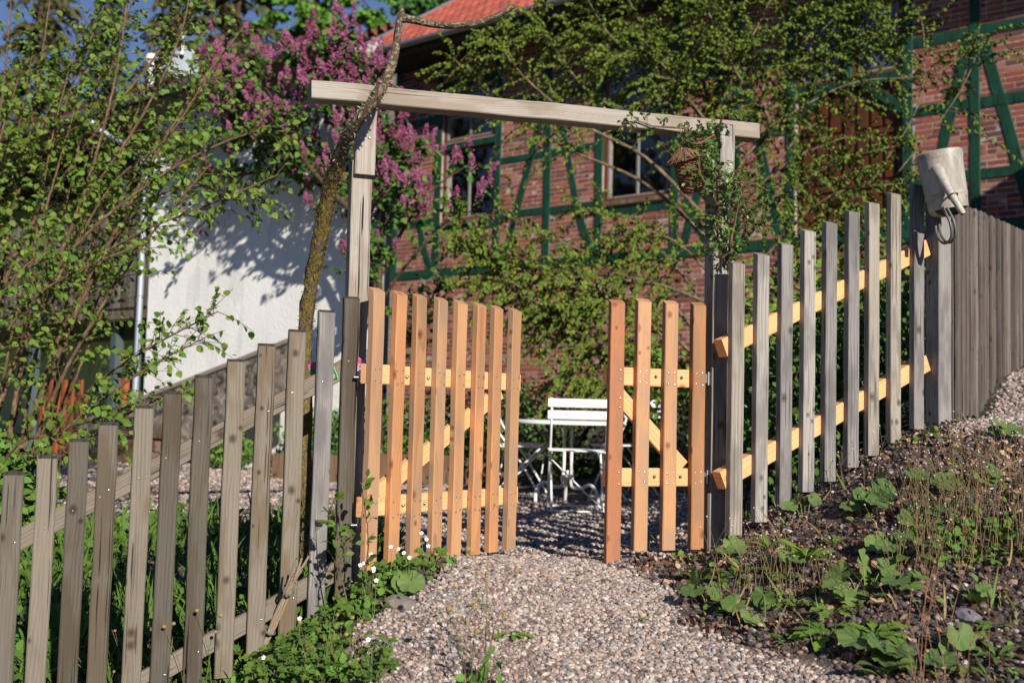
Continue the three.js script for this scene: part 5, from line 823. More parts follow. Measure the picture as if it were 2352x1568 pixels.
// ------------------------------------------------------------------ zinc watering can, upturned on the end post
{
  const top = at(2157, 352, 5.090), bot = at(2180, 482, 5.090), root = thing('metal_watering_can', 'old zinc watering can hung upside down over the fence end post', 'watering can', top);
  const tex = dataTex(256, 256, (i, j) => { const k = 0.72 + 0.4 * fbm(i / 30, j / 22, 401) + 0.14 * (noise(i / 3, j / 3, 402) - 0.5), w = smooth(0.5, 0.7, fbm(i / 18, j / 60, 403)); return [mix(168, 186, w) * k, mix(163, 176, w) * k, mix(152, 158, w) * k]; });
  const zn = std({ map: tex, metalness: 0.0, roughness: 0.6, side: THREE.DoubleSide });
  const ax = bot.clone().sub(top), Ln = ax.length(), q = new THREE.Quaternion().setFromUnitVectors(V3(0, -1, 0), ax.normalize()); root.quaternion.copy(q);
  const V2 = (x, y) => new THREE.Vector2(x, y);
  part('body', new THREE.LatheGeometry([V2(0.001, 0.004), V2(0.098, 0.004), V2(0.104, 0), V2(0.107, -0.006), V2(0.106, -0.036), V2(0.103, -0.04), V2(0.096, -Ln * 0.72), V2(0.0985, -Ln * 0.735), V2(0.0955, -Ln * 0.75), V2(0.0975, -Ln * 0.765), V2(0.095, -Ln * 0.78), V2(0.0965, -Ln * 0.795), V2(0.094, -Ln * 0.81), V2(0.090, -Ln), V2(0.087, -Ln), V2(0.09, -Ln * 0.8), V2(0.098, -0.05), V2(0.001, -0.04)], 40), zn, root);
  part('mouth_cover', (() => { const g = new THREE.SphereGeometry(0.088, 20, 8, Math.PI * 0.0, Math.PI, 0.0, Math.PI / 2); g.rotateX(Math.PI); g.scale(1, 0.35, 1); g.rotateY(0.4); g.translate(0, -Ln, 0); return g; })(), zn, root);
  const inv = (v) => v.clone().sub(top).applyQuaternion(q.clone().invert());
  const s0 = inv(at(2150, 385, 5.020)), s1 = inv(at(2183, 440, 4.950)), s2 = inv(at(2213, 490, 4.880));
  part('peg', tube([inv(at(2160, 430, 5.06)), inv(at(2158, 432, 5.27))], 0.012, 0.012, { curve: false }), M.greyC, root);
  part('spout', tube([s0, s1, s2], 0.028, 0.0135, { sides: 16, seg: 14 }), zn, root);
  part('spout_brace', tube([inv(at(2186, 450, 4.940)), inv(at(2178, 452, 5.000)), inv(at(2168, 462, 5.030))], 0.005, 0.005, { sides: 6 }), M.darkSteel, root);
  part('collar', new THREE.TorusGeometry(0.021, 0.004, 6, 18).applyMatrix4(alongMatrix(inv(at(2190, 450, 4.935)), s2, V3(0, 0, 1)).multiply(new THREE.Matrix4().makeRotationX(Math.PI / 2))), M.darkSteel, root);
  for (const k of [-0.008, 0.008]) part('handle', tube([inv(at(2172, 478, 5.010)), inv(at(2188, 512, 4.980)), inv(at(2190, 545, 5.000)), inv(at(2176, 558, 5.040)), inv(at(2158, 540, 5.120)), inv(at(2152, 500, 5.160))].map((v) => v.add(V3(k, 0, k * 0.4))), 0.0065, 0.0065, { sides: 8, seg: 26 }), std({ color: lin(0.13, 0.13, 0.12), metalness: 0.3, roughness: 0.5 }), root);
}
// ------------------------------------------------------------------ wicker nesting basket by the right post
{
  const p = at(1583, 398, 4.72), root = thing('wicker_basket', 'brown wicker nesting basket with a shaggy lid hanging by the ivy', 'basket', p); root.rotation.set(0.15, 0.3, 0.30); root.scale.setScalar(0.92);
  const wm = [[0.20, 0.095, 0.05], [0.16, 0.072, 0.036], [0.25, 0.125, 0.065]].map((c) => std({ color: lin(...c), roughness: 0.85 })), R = rng(5);
  const rad = (y) => 0.058 * Math.sqrt(Math.max(0.02, 1 - Math.pow(Math.max(0, -y - 0.01) / 0.092, 4))) * (y > 0.04 ? 1 : 1);
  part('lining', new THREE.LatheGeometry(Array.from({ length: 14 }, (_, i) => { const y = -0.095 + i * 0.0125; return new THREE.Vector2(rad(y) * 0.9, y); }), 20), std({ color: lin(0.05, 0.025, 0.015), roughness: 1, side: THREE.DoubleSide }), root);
  for (let k = 0; k < 19; k++) { const y = -0.088 + k * 0.0085, pts = []; for (let i = 0; i <= 48; i++) { const a = i / 48 * 6.283, r = rad(y) + 0.0035 * (((Math.floor(i / 3) + k) % 2) ? 1 : -1); pts.push(V3(Math.cos(a) * r, y + 0.001 * (R() - 0.5), Math.sin(a) * r)); } part('withy', tube(pts, 0.0042, 0.0042, { sides: 5, curve: false }), wm[k % 3], root); }
  for (let i = 0; i < 12; i++) { const a = i / 12 * 6.283, pts = []; for (let y = -0.095; y < 0.075; y += 0.017) pts.push(V3(Math.cos(a) * rad(y), y, Math.sin(a) * rad(y))); part('stake', tube(pts, 0.004, 0.004, { sides: 5, seg: 12 }), wm[1], root); }
  const lid = part('lid', new THREE.ConeGeometry(0.088, 0.07, 22, 3, false).translate(0, 0.105, 0), wm[1], root), straw = [];
  for (let i = 0; i < 420; i++) { const a = R() * 6.283, d = V3(Math.cos(a), -0.85, Math.sin(a)), s = V3(Math.cos(a) * 0.015, 0.138, Math.sin(a) * 0.015), r0 = R() * 0.7; straw.push(tube([s.clone().addScaledVector(d, r0 * 0.08), s.clone().addScaledVector(d, r0 * 0.08 + 0.02 + 0.018 * R()).add(V3((R() - 0.5) * 0.01, 0, (R() - 0.5) * 0.01))], 0.002, 0.0012, { sides: 3, curve: false })); }
  part('thatch', merge(straw), std({ color: lin(0.22, 0.13, 0.075), roughness: 1 }), lid, 'stuff');
  part('hook', tube([V3(0, 0.145, 0), V3(0.0, 0.2, 0.01), V3(0.02, 0.245, 0.0)], 0.002, 0.002, { sides: 5 }), M.darkSteel, root);
}
// ------------------------------------------------------------------ climber on the right post
{
  const base = onGround(0.97, 4.88), root = thing('climbing_vine', 'leafy climber wound round the right gate post and beam end', 'climber', base), B = [], L = (l) => l.map((v) => v.sub(base)), P = PX(4.78);
  const st = (pts, k = 1) => B.push({ p: L(P(...pts)), r: 0.006, e: 0.002, k, f: 0.02 });
  B.push({ p: [V3(0, -0.03, 0), ...L(P([1655, 1100, 4.93], [1672, 800, 4.93], [1665, 620, 4.9]))], r: 0.008, e: 0.005, k: 0.15, f: 0.5 });
  st([[1665, 620], [1655, 520], [1650, 420, 4.74], [1640, 330, 4.74], [1650, 285, 4.74]], 1.1); st([[1670, 600, 4.8], [1690, 500, 4.76], [1700, 440, 4.72], [1690, 390, 4.72]], 1.3); st([[1650, 480, 4.74], [1625, 400, 4.72], [1610, 330, 4.72], [1575, 300, 4.72]], 1.3); st([[1660, 420, 4.74], [1720, 420, 4.7], [1770, 440, 4.7]], 1.2); st([[1640, 330, 4.76], [1600, 300, 4.74], [1500, 290, 4.68], [1450, 275, 4.64], [1420, 300, 4.62]], 0.55); st([[1665, 560, 4.8], [1690, 570, 4.74], [1660, 590, 4.72]], 0.8); st([[1680, 470, 4.8], [1720, 500, 4.9], [1760, 520, 5]], 1.2); st([[1650, 300, 4.76], [1665, 262, 4.7], [1700, 255, 4.7]], 0.5);
  st([[1650, 380, 4.7], [1620, 420, 4.66], [1605, 380, 4.64], [1610, 340, 4.66]], 1.4); st([[1640, 310, 4.7], [1600, 330, 4.64], [1570, 320, 4.64]], 1.2); st([[1665, 460, 4.76], [1640, 500, 4.74], [1655, 560, 4.76]], 1.2);
  const { list } = shrub(root, { branches: B, bark: BARK.hazel, seed: 66, r0: 0.006, r1: 0.002, twigs: 60, twigLen: 0.1, leaves: 7, leafSize: 0.028, color: [0.07, 0.15, 0.025], color2: [0.12, 0.21, 0.04], droop: 0.2, flat: 0.2, along: 0.4, twigRise: 0.1 });
  inst('crown', LEAF.oval, leafMat({ roughness: 0.35 }), list, root);
}
// ------------------------------------------------------------------ seed packets tucked behind the fence
function packet(bg, petal, corner, seed) {
  const c = document.createElement('canvas'); c.width = 128; c.height = 176; const g = c.getContext('2d'); g.fillStyle = bg; g.fillRect(0, 0, 128, 176); const R = rng(seed);
  for (let i = 0; i < 60; i++) { g.fillStyle = `rgba(${20 + R() * 40},${90 + R() * 90},${30 + R() * 40},0.5)`; g.beginPath(); g.ellipse(R() * 128, 40 + R() * 136, 4 + R() * 12, 3 + R() * 5, R() * 3, 0, 7); g.fill(); }
  for (const [fx, fy, fr] of [[70, 96, 34], [34, 140, 22], [100, 150, 20]]) { for (let k = 0; k < 9; k++) { const a = k / 9 * 6.283; g.fillStyle = petal; g.beginPath(); g.ellipse(fx + Math.cos(a) * fr * 0.55, fy + Math.sin(a) * fr * 0.55, fr * 0.5, fr * 0.22, a, 0, 7); g.fill(); } g.fillStyle = '#e8c860'; g.beginPath(); g.arc(fx, fy, fr * 0.2, 0, 7); g.fill(); }
  g.fillStyle = corner; g.fillRect(0, 0, 128, 34); const t = new THREE.CanvasTexture(c); t.colorSpace = THREE.SRGBColorSpace; return std({ map: t, roughness: 0.5 });
}
for (const [px, py, d, rot, bg, pet, cor, label] of [[741, 853, 4.262, 0.42, '#1f9a50', '#f0a8d8', '#e05a8c', 'green seed packet with a pink flower tucked behind the fence pickets'], [809, 846, 4.267, -0.5, '#e8a8dc', '#f8e4f4', '#d8508c', 'pink seed packet tucked beside the left gate post']]) {
  const p = thing('seed_packet', label, 'seed packet', at(px, py, d), -0.41); p.rotation.z = rot; part('card', box(-0.056, 0.056, -0.052, 0.052, -0.0015, 0.0015), std({ color: lin(0.6, 0.6, 0.55) }), p); const f = part('print', new THREE.PlaneGeometry(0.112, 0.104).translate(0, 0, 0.0022), packet(bg, pet, cor, px), p);
}
{ const t = thing('plant_label', 'small white plant label beside the pink seed packet', 'label', at(832, 858, 4.27), 0.3); part('card', box(-0.006, 0.006, -0.016, 0.016, -0.001, 0.001), std({ color: lin(0.7, 0.7, 0.68), roughness: 0.5 }), t); }
// ------------------------------------------------------------------ bundle of canes
{
  const p = groundAt(596, 1505), root = thing('cane_bundle', 'bundle of dry canes tied together and leaning on the fence', 'canes', p), R = rng(12), top = at(690, 1296, 3.98).sub(p), cm = std({ color: lin(0.50, 0.38, 0.26), roughness: 0.8 });
  for (let i = 0; i < 11; i++) part('cane', tube([V3((R() - 0.5) * 0.05, -0.01, (R() - 0.5) * 0.05), top.clone().multiplyScalar(0.5).add(V3((R() - 0.5) * 0.02, (R() - 0.5) * 0.02, (R() - 0.5) * 0.02)), top.clone().multiplyScalar(0.8 + 0.3 * R()).add(V3((R() - 0.5) * 0.06, 0, (R() - 0.5) * 0.04))], 0.0055, 0.0042, { sides: 6, seg: 8 }), cm, root);
  for (const k of [0.28, 0.72]) { const t = part('tie', new THREE.TorusGeometry(0.02, 0.004, 6, 18), std({ color: lin(0.1, 0.11, 0.1), roughness: 0.6 }), root); t.position.copy(top).multiplyScalar(k); t.quaternion.setFromUnitVectors(V3(0, 0, 1), top.clone().normalize()); }
}
// ------------------------------------------------------------------ white garden table and folding chairs
const whiteMetal = std({ color: lin(0.84, 0.82, 0.77), roughness: 0.4 });
{
  const p = onGround(0.44, 8.05), root = thing('garden_table', 'white round metal garden table behind the gate', 'table', p);
  part('table_top', new THREE.LatheGeometry([[0, 0.622], [0.42, 0.622], [0.432, 0.61], [0.432, 0.596], [0.425, 0.592], [0.41, 0.61], [0, 0.612]].map((a) => new THREE.Vector2(...a)), 48), whiteMetal, root);
  for (const [a, sx] of [[0.1, -0.03], [0.1, 0.03]]) part('column', tube([V3(sx, 0.61, 0), V3(sx, 0.24, 0), V3(sx * 1.4, 0.17, 0.0)], 0.012, 0.012, { sides: 9, seg: 14 }), whiteMetal, root);
  part('foot', tube([V3(-0.03, 0.25, 0), V3(-0.035, 0.14, 0), V3(-0.1, 0.13, 0.05), V3(-0.18, 0.16, 0.08), V3(-0.23, 0.12, 0.1), V3(-0.24, -0.01, 0.1)], 0.0135, 0.0135, { sides: 9, seg: 26 }), whiteMetal, root);
  part('foot', tube([V3(0.03, 0.25, 0), V3(0.035, 0.13, 0), V3(0.1, 0.12, 0.05), V3(0.16, 0.15, 0.12), V3(0.21, 0.10, 0.16), V3(0.22, -0.01, 0.16)], 0.0135, 0.0135, { sides: 9, seg: 26 }), whiteMetal, root);
  part('foot', tube([V3(0.0, 0.25, -0.02), V3(0.0, 0.14, -0.06), V3(0.0, 0.16, -0.18), V3(0.0, 0.1, -0.24), V3(0.0, -0.01, -0.26)], 0.0135, 0.0135, { sides: 9, seg: 26 }), whiteMetal, root);
}
function chair(x, d, turn, label) {     // seat front towards +z of the chair, back at -z
  const root = thing('folding_chair', label, 'chair', onGround(x, d), turn, 'white folding chairs round the garden table'), S = (z) => 0.19 * z;
  for (const k of [-1, 1]) {
    part('leg', tube([V3(S(k), 0.78, -0.22), V3(S(k), 0.60, -0.2), V3(S(k), 0.30, 0.02), V3(S(k), 0.01, 0.2)], 0.0085, 0.0085, { sides: 7, seg: 18 }), whiteMetal, root);
    part('leg', tube([V3(S(k) * 0.93, 0.40, 0.17), V3(S(k) * 0.93, 0.2, -0.03), V3(S(k) * 0.93, 0.01, -0.22)], 0.0085, 0.0085, { sides: 7, seg: 10 }), whiteMetal, root);
    part('seat_rail', tube([V3(S(k) * 0.96, 0.405, -0.17), V3(S(k) * 0.96, 0.415, 0.19)], 0.008, 0.008, { curve: false }), whiteMetal, root);
    part('cross_brace', tube([V3(S(k) * 0.95, 0.02 + (k > 0 ? 0.34 : 0), 0.16 * k), V3(-S(k) * 0.95, 0.36 - (k > 0 ? 0.34 : 0), 0.16 * k)], 0.005, 0.005, { curve: false }), whiteMetal, root);
  }
  for (const [y, z] of [[0.745, -0.226], [0.665, -0.216]]) part('back_slat', barFromTo(V3(-0.215, y, z), V3(0.215, y, z), 0.058, 0.01, V3(0, 0, 1), { seg: 3, ch: 0.003, wav: 0 }), whiteMetal, root);
  for (let i = 0; i < 6; i++) part('seat_slat', barFromTo(V3(-0.2, 0.424 + 0.006 * (i === 0 || i === 5 ? -1 : 0), -0.15 + i * 0.062), V3(0.2, 0.424, -0.15 + i * 0.062), 0.046, 0.01, V3(0, 1, 0), { seg: 2, ch: 0.003, wav: 0 }), whiteMetal, root);
  for (const [y, z] of [[0.02, 0.2], [0.02, -0.22]]) part('foot_bar', tube([V3(-0.2, y, z), V3(0.2, y, z)], 0.007, 0.007, { curve: false }), whiteMetal, root);
}
chair(0.47, 7.45, Math.PI, 'white folding chair with its back to the gate opening'); chair(0.09, 8.2, Math.PI * 0.45, 'white folding chair at the side of the table behind the open leaf'); chair(0.9, 8.3, -Math.PI * 0.8, 'white folding chair behind the closed narrow leaf');
{ const m = part('clay_ball', pebble(77, 0.95), std({ color: lin(0.42, 0.17, 0.09), roughness: 0.8 }), null); m.position.copy(onGround(0.66, 6.35)).y += 0.022; m.scale.setScalar(0.03); tag(m, 'terracotta coloured clay ball lying on the shaded terrace gravel', 'ball'); }
// ------------------------------------------------------------------ foreground plants
const wtex = (c, v) => leafMat({ color: lin(...c), transmission: v ?? 0.25, roughness: 0.6 });
const PM = { colt: [wtex([0.12, 0.19, 0.05]), wtex([0.10, 0.165, 0.045]), wtex([0.15, 0.22, 0.06])], bright: [wtex([0.17, 0.28, 0.035], 0.3), wtex([0.13, 0.24, 0.03], 0.3)], straw: [wtex([0.10, 0.18, 0.025], 0.3), wtex([0.07, 0.14, 0.022]), wtex([0.13, 0.21, 0.03], 0.3)], stem: std({ color: lin(0.16, 0.20, 0.06), roughness: 0.8 }), dry: std({ color: lin(0.24, 0.15, 0.075), roughness: 0.9 }), dryB: std({ color: lin(0.19, 0.15, 0.06), roughness: 0.9 }), red: std({ color: lin(0.20, 0.09, 0.05), roughness: 0.8 }), white: std({ color: lin(0.82, 0.82, 0.78), roughness: 0.6, side: THREE.DoubleSide }), yellow: std({ color: lin(0.6, 0.42, 0.05), roughness: 0.8 }), head: std({ color: lin(0.26, 0.19, 0.06), roughness: 1 }), headTip: std({ color: lin(0.62, 0.52, 0.40), roughness: 0.9 }) };
function roundLeaf(seed) {      // coltsfoot: heart-round, shallowly lobed, cupped
  const N = 30, pos = [0, 0, 0], idx = [], uv = [0.5, 0.5];
  for (let ring = 1; ring <= 2; ring++) for (let i = 0; i < N; i++) { const a = (i / (N - 1) - 0.5) * 5.7, lob = 1 + 0.05 * Math.cos(a * 7 + seed) + 0.03 * Math.cos(a * 13 + seed), r = (ring / 2) * (0.50 + 0.07 * Math.cos(a)) * lob; const x = Math.sin(a) * r, y = Math.cos(a) * r; pos.push(x, y, 0.16 * r * r + (ring === 2 ? 0.04 * Math.sin(i * 1.9 + seed * 2) : 0.0) + 0.03 * Math.sin(a * 3 + seed)); uv.push(0.5 + x, 0.5 + y); }
  for (let i = 0; i < N - 1; i++) { idx.push(0, 1 + i + 1, 1 + i); const a = 1 + i, b = 1 + N + i; idx.push(a, a + 1, b, a + 1, b + 1, b); }
  const g = new THREE.BufferGeometry(); g.setAttribute('position', new THREE.Float32BufferAttribute(pos, 3)); g.setAttribute('uv', new THREE.Float32BufferAttribute(uv, 2)); g.setIndex(idx); g.computeVertexNormals(); return g;
}
const ROUND = [1, 2, 3].map(roundLeaf), DAND = leafGeo(0.22, 1.5, 0.2, 0.5, 0.55), SPOON = leafGeo(0.16, 1.5, 0.3, 0.45), TRI = leafGeo(0.36, 1.15, 0.25, 0.15, 0.12);
function coltsfoot(px, py, n, s, seed, label) {
  const p = groundAt(px, py), root = thing('coltsfoot_plant', label, 'plant', p), R = rng(seed);
  for (let i = 0; i < n; i++) {
    const a = R() * 6.283, r = s * (0.3 + 1.3 * R()) * (n > 2 ? 1 : 0.3), q = V3(Math.cos(a) * r, 0, Math.sin(a) * r); const g = onGround(p.x + q.x, -(p.z + q.z)); q.y = g.y - p.y + 0.03 + 0.06 * R();
    part('stalk', tube([V3(q.x * 0.3, -0.01 + (g.y - p.y) * 0.3, q.z * 0.3), V3(q.x * 0.6, q.y * 0.8, q.z * 0.6), q], 0.002, 0.0018, { sides: 5, seg: 6 }), PM.stem, root);
    const l = part('leaf', ROUND[i % 3], PM.colt[Math.floor(R() * 3)], root); l.applyMatrix4(leafAt(q, V3(q.x + (R() - 0.5) * 0.06, -0.03 - 0.04 * R(), q.z + 0.05), V3((R() - 0.5) * 0.9, 1, 0.35 + 0.5 * R()), s * (0.85 + 0.55 * R())));
  }
}
function rosette(px, py, n, s, seed, label, geo, mats, name, up = 0.6) {
  const p = groundAt(px, py), root = thing(name, label, 'plant', p), R = rng(seed);
  for (let i = 0; i < n; i++) { const a = i * 2.4 + R() * 0.5, e = up * (0.4 + 1.1 * R()), d = V3(Math.cos(a), e, Math.sin(a)); const l = part('leaf', geo, mats[Math.floor(R() * mats.length)], root); l.applyMatrix4(leafAt(V3(Math.cos(a) * 0.008, 0.004 + 0.012 * R(), Math.sin(a) * 0.008), d, V3(-Math.cos(a) * 0.7 + (R() - 0.5) * 0.5, 1, -Math.sin(a) * 0.7 + 0.3), s * (0.6 + 0.7 * R()))); }
}
const petalGeo = (() => { const g = []; for (let k = 0; k < 5; k++) { const c = new THREE.CircleGeometry(0.45, 9).scale(0.9, 1, 1).translate(0, 0.55, 0.02 * k).rotateZ(k * 1.2566); g.push(c); } return merge(g); })(), budGeo = new THREE.SphereGeometry(0.28, 8, 6);
function strawberry(px, py, n, s, fl, seed, label) {
  const p = groundAt(px, py), root = thing('strawberry_plant', label, 'plant', p), R = rng(seed);
  for (let i = 0; i < n; i++) {
    const a = R() * 6.283, r = s * (0.4 + 2.4 * R()), x = Math.cos(a) * r, z = Math.sin(a) * r, g = onGround(p.x + x, -(p.z + z)), q = V3(x, g.y - p.y + 0.02 + 0.07 * R(), z);
    part('stalk', tube([V3(x * 0.4, (g.y - p.y) * 0.4, z * 0.4), V3(x * 0.8, q.y * 0.8, z * 0.8), q], 0.0014, 0.0012, { sides: 4, seg: 4 }), PM.stem, root);
    const out = V3(Math.cos(a), 0.1, Math.sin(a) + 0.25), nn = V3((R() - 0.5) * 0.5, 1, 0.5), mt = PM.straw[Math.floor(R() * 3)], sz = s * (0.7 + 0.6 * R());
    for (const k of [-1, 0, 1]) { const d = out.clone().applyAxisAngle(nn.clone().normalize(), k * 1.15); part('leaflet', TRI, mt, root).applyMatrix4(leafAt(q, d, nn.clone().addScaledVector(d, 0.2), sz * (k ? 0.9 : 1))); }
  }
  for (let i = 0; i < fl; i++) {
    const a = R() * 6.283, r = s * 2 * R(), q = V3(Math.cos(a) * r, 0.09 + 0.06 * R(), Math.sin(a) * r + 0.02), f = part('flower', petalGeo, PM.white, root); part('flower_stalk', tube([V3(q.x * 0.5, 0, q.z * 0.5), V3(q.x * 0.9, q.y * 0.7, q.z * 0.9), q], 0.0012, 0.001, { sides: 4, seg: 5 }), PM.stem, root);
    f.position.copy(q); f.scale.setScalar(0.0085); f.quaternion.setFromUnitVectors(V3(0, 0, 1), V3((R() - 0.5) * 0.8, 0.55, 0.8).normalize()); const c = part('flower_centre', budGeo, PM.yellow, f); c.position.z = 0.1;
  }
}
function stemClump(px, py, n, h, spread, seed, label, name, mats, heads, headMat, headR, lean = 0.25, leafy) {
  const p = groundAt(px, py), root = thing(name, label, 'plant', p), R = rng(seed), st = mats.map(() => []), hd = [];
  for (let i = 0; i < n; i++) {
    const x = (R() - 0.5) * spread, z = (R() - 0.5) * spread * 0.8, g = onGround(p.x + x, -(p.z + z)).y - p.y, L = h * (0.55 + 0.6 * R()), lx = (R() - 0.5) * lean * 2, lz = (R() - 0.5) * lean * 2, b = V3(x, g - 0.01, z), m = V3(x + lx * L * 0.35, g + L * 0.55, z + lz * L * 0.35), t = V3(x + lx * L, g + L, z + lz * L);
    st[i % mats.length].push(tube([b, m, t], 0.0014, 0.0007, { sides: 4, seg: 6 })); if (R() < heads) hd.push(t);
    if (heads && R() < 0.4) { const q = m.clone().lerp(t, 0.2), e = q.clone().add(V3((R() - 0.5) * 0.1, 0.06 + 0.06 * R(), (R() - 0.5) * 0.06)); st[i % mats.length].push(tube([q, e], 0.0011, 0.0008, { sides: 3, curve: false })); hd.push(e); }
  }
  st.forEach((l, i) => l.length && part('stems', merge(l), mats[i], root, n > 20 ? 'stuff' : undefined));
  const hg = pebble(5, 1); hd.forEach((t) => { if (headR > 0.004) { const m = part('seed_head', hg, headMat, root); m.position.copy(t); m.scale.setScalar(headR * (0.7 + 0.6 * R())); } });
  if (headR <= 0.004 && hd.length) inst('seed_heads', new THREE.IcosahedronGeometry(1, 0), headMat, hd.map((t) => ({ m: place(t.x, t.y, t.z, 0, 0, 0, headR * (0.7 + 0.6 * R())) })), root);
  if (leafy) { const lf = []; for (let i = 0; i < leafy; i++) { const a = R() * 6.283, r = spread * 0.5 * R(), y = 0.02 + h * 0.35 * R() * R(); lf.push({ m: leafAt(V3(Math.cos(a) * r, y, Math.sin(a) * r), rdir(R).add(V3(0, 0.5, 0)), rdir(R).add(V3(0, 0.7, 0.4)), 0.018 + 0.022 * R()), c: tint(R, [0.09, 0.17, 0.03], 0.5) }); } inst('leaves', LEAF.ovate, M_LEAF_SOFT, lf, root); }
}
const CL = 'coltsfoot leaves';
[[2010, 1170, 7, 0.075, 'broad coltsfoot leaves high on the bank below the upper pickets'], [2050, 1130, 4, 0.065, 'coltsfoot leaves at the foot of the uppermost pickets'], [1850, 1190, 4, 0.045, 'small coltsfoot leaves on bare soil below the middle pickets'], [2060, 1275, 6, 0.075, 'coltsfoot clump with striped shadows in the middle of the bank'], [1990, 1370, 6, 0.075, 'coltsfoot leaves on long stalks above the dandelion'], [2080, 1350, 3, 0.07, 'two toned coltsfoot leaf beside the bent dry stalks'], [1760, 1420, 3, 0.075, 'coltsfoot with overlapping leaves at the edge of the path gravel'], [1640, 1395, 4, 0.07, 'coltsfoot leaf at the gravel edge below the closed leaf'], [1800, 1330, 3, 0.055, 'coltsfoot leaf lying beside the pale rosette'], [2250, 1385, 2, 0.045, 'tiny coltsfoot leaves above the large grey stone'], [2240, 1120, 4, 0.07, 'coltsfoot leaves among the dry stems near the board fence'], [2140, 1215, 3, 0.06, 'coltsfoot leaves between two dry stem clumps'], [2000, 1500, 4, 0.085, 'large coltsfoot leaves under the dandelion at the bank foot'], [2200, 1520, 3, 0.06, 'coltsfoot leaves among the dark stones at the bank foot'], [1490, 1262, 2, 0.05, 'single coltsfoot leaf on a stalk before the narrow leaf'], [1660, 1290, 4, 0.055, 'coltsfoot leaves at the base of the right gate post'], [930, 1375, 2, 0.075, 'broad pale green leaf lying over the strawberry patch'], [2310, 1010, 4, 0.06, 'coltsfoot leaves in the upper gravel by the board fence']].forEach(([x, y, n, s, l], i) => coltsfoot(x, y, n, s * 1.15, 900 + i, l));
rosette(1853, 1300, 20, 0.10, 31, 'pale green upright rosette of narrow leaves on the bank', SPOON, PM.bright, 'leaf_rosette', 1.2); rosette(1765, 1265, 9, 0.085, 32, 'small pale rosette beside the last grey picket', SPOON, PM.bright, 'leaf_rosette', 0.9);
rosette(1905, 1470, 13, 0.10, 33, 'light green dandelion with toothed leaves at the path edge', DAND, PM.bright, 'dandelion_plant', 0.5); rosette(2005, 1465, 17, 0.095, 34, 'larger dandelion with upright toothed leaves on the bank', DAND, PM.bright, 'dandelion_plant', 0.7); rosette(1610, 1340, 9, 0.11, 35, 'tall dark green dock leaves at the gate post foot', SPOON, PM.straw, 'dock_plant', 1.3); rosette(1690, 1330, 12, 0.08, 36, 'bushy weed with toothed leaves under the right post', DAND, PM.straw, 'weed', 0.9); rosette(1810, 1480, 9, 0.055, 37, 'small weed with thin leaves in the gravel edge', SPOON, PM.straw, 'weed', 0.6); rosette(2090, 1290, 8, 0.13, 38, 'long narrow dock leaves lying on the bank', SPOON, PM.straw, 'dock_plant', 0.5); rosette(2200, 1290, 5, 0.09, 39, 'bright round dock leaf at the dry stem foot', SPOON, PM.bright, 'dock_plant', 0.5); rosette(1175, 1465, 11, 0.06, 40, 'low yellow green rosette growing in the path gravel', DAND, PM.bright, 'leaf_rosette', 0.25);
rosette(1470, 1425, 5, 0.035, 41, 'tiny seedling in the gravel at the path edge', SPOON, PM.bright, 'seedling', 0.4); rosette(1100, 1400, 4, 0.035, 42, 'tiny seedling in the gravel behind the burnet stems', SPOON, PM.bright, 'seedling', 0.5); rosette(1290, 1330, 4, 0.03, 43, 'tiny seedling in the middle of the path below the opening', SPOON, PM.bright, 'seedling', 0.4); rosette(1060, 1310, 5, 0.04, 44, 'seedling tuft in the gravel beside the open leaf', SPOON, PM.straw, 'seedling', 0.4); rosette(2030, 1560, 8, 0.1, 45, 'green dock leaves at the very foot of the bank', SPOON, PM.straw, 'dock_plant', 0.8);
[[850, 1365, 12, 0.034, 5, 'white flowering strawberry at the base of the left gate post'], [905, 1335, 10, 0.032, 3, 'strawberry runners under the first larch pickets'], [985, 1310, 9, 0.03, 3, 'strawberry leaves and flowers under the middle larch pickets'], [935, 1345, 8, 0.03, 1, 'strawberry patch spreading onto the gravel'], [560, 1475, 12, 0.026, 3, 'strawberry with white flowers beside the cane bundle'], [520, 1520, 12, 0.026, 3, 'strawberry flowering at the foot of an old picket'], [690, 1500, 22, 0.026, 1, 'dense strawberry leaves right of the cane bundle'], [770, 1540, 20, 0.024, 0, 'strawberry leaves along the lower edge of the path'], [650, 1560, 18, 0.024, 0, 'strawberry leaves below the cane bundle'], [855, 1425, 6, 0.03, 1, 'single strawberry plant in the gravel near the post']].forEach(([x, y, n, s, f, l], i) => strawberry(x, y, n, s, f, 950 + i, l));
[[2200, 1270, 48, 0.40, 0.35, 'dense clump of dry upright stems with pale tips on the bank'], [2310, 1250, 60, 0.46, 0.4, 'tall dry stem clump with pale tips at the bank top'], [2130, 1180, 18, 0.26, 0.3, 'loose dry stems below the end of the fence'], [2090, 1330, 16, 0.26, 0.16, 'thin dry stems beside the striped coltsfoot'], [1875, 1370, 16, 0.2, 0.14, 'short dry stems beside the pale rosette'], [1770, 1380, 18, 0.3, 0.14, 'straight dry stems at the edge of the soil'], [1690, 1390, 7, 0.3, 0.1, 'a few bare stalks by the right gate post'], [2260, 1150, 22, 0.24, 0.4, 'dry stems in front of the board fence'], [1955, 1110, 10, 0.16, 0.3, 'sparse dry stems at the foot of the pickets']].forEach(([x, y, n, h, sp, l], i) => stemClump(x, y, n, h, sp, 1000 + i, l, 'dried_plant', [PM.dry, PM.dryB], 0.6, PM.headTip, 0.0030, 0.34, n > 30 ? 60 : 0));
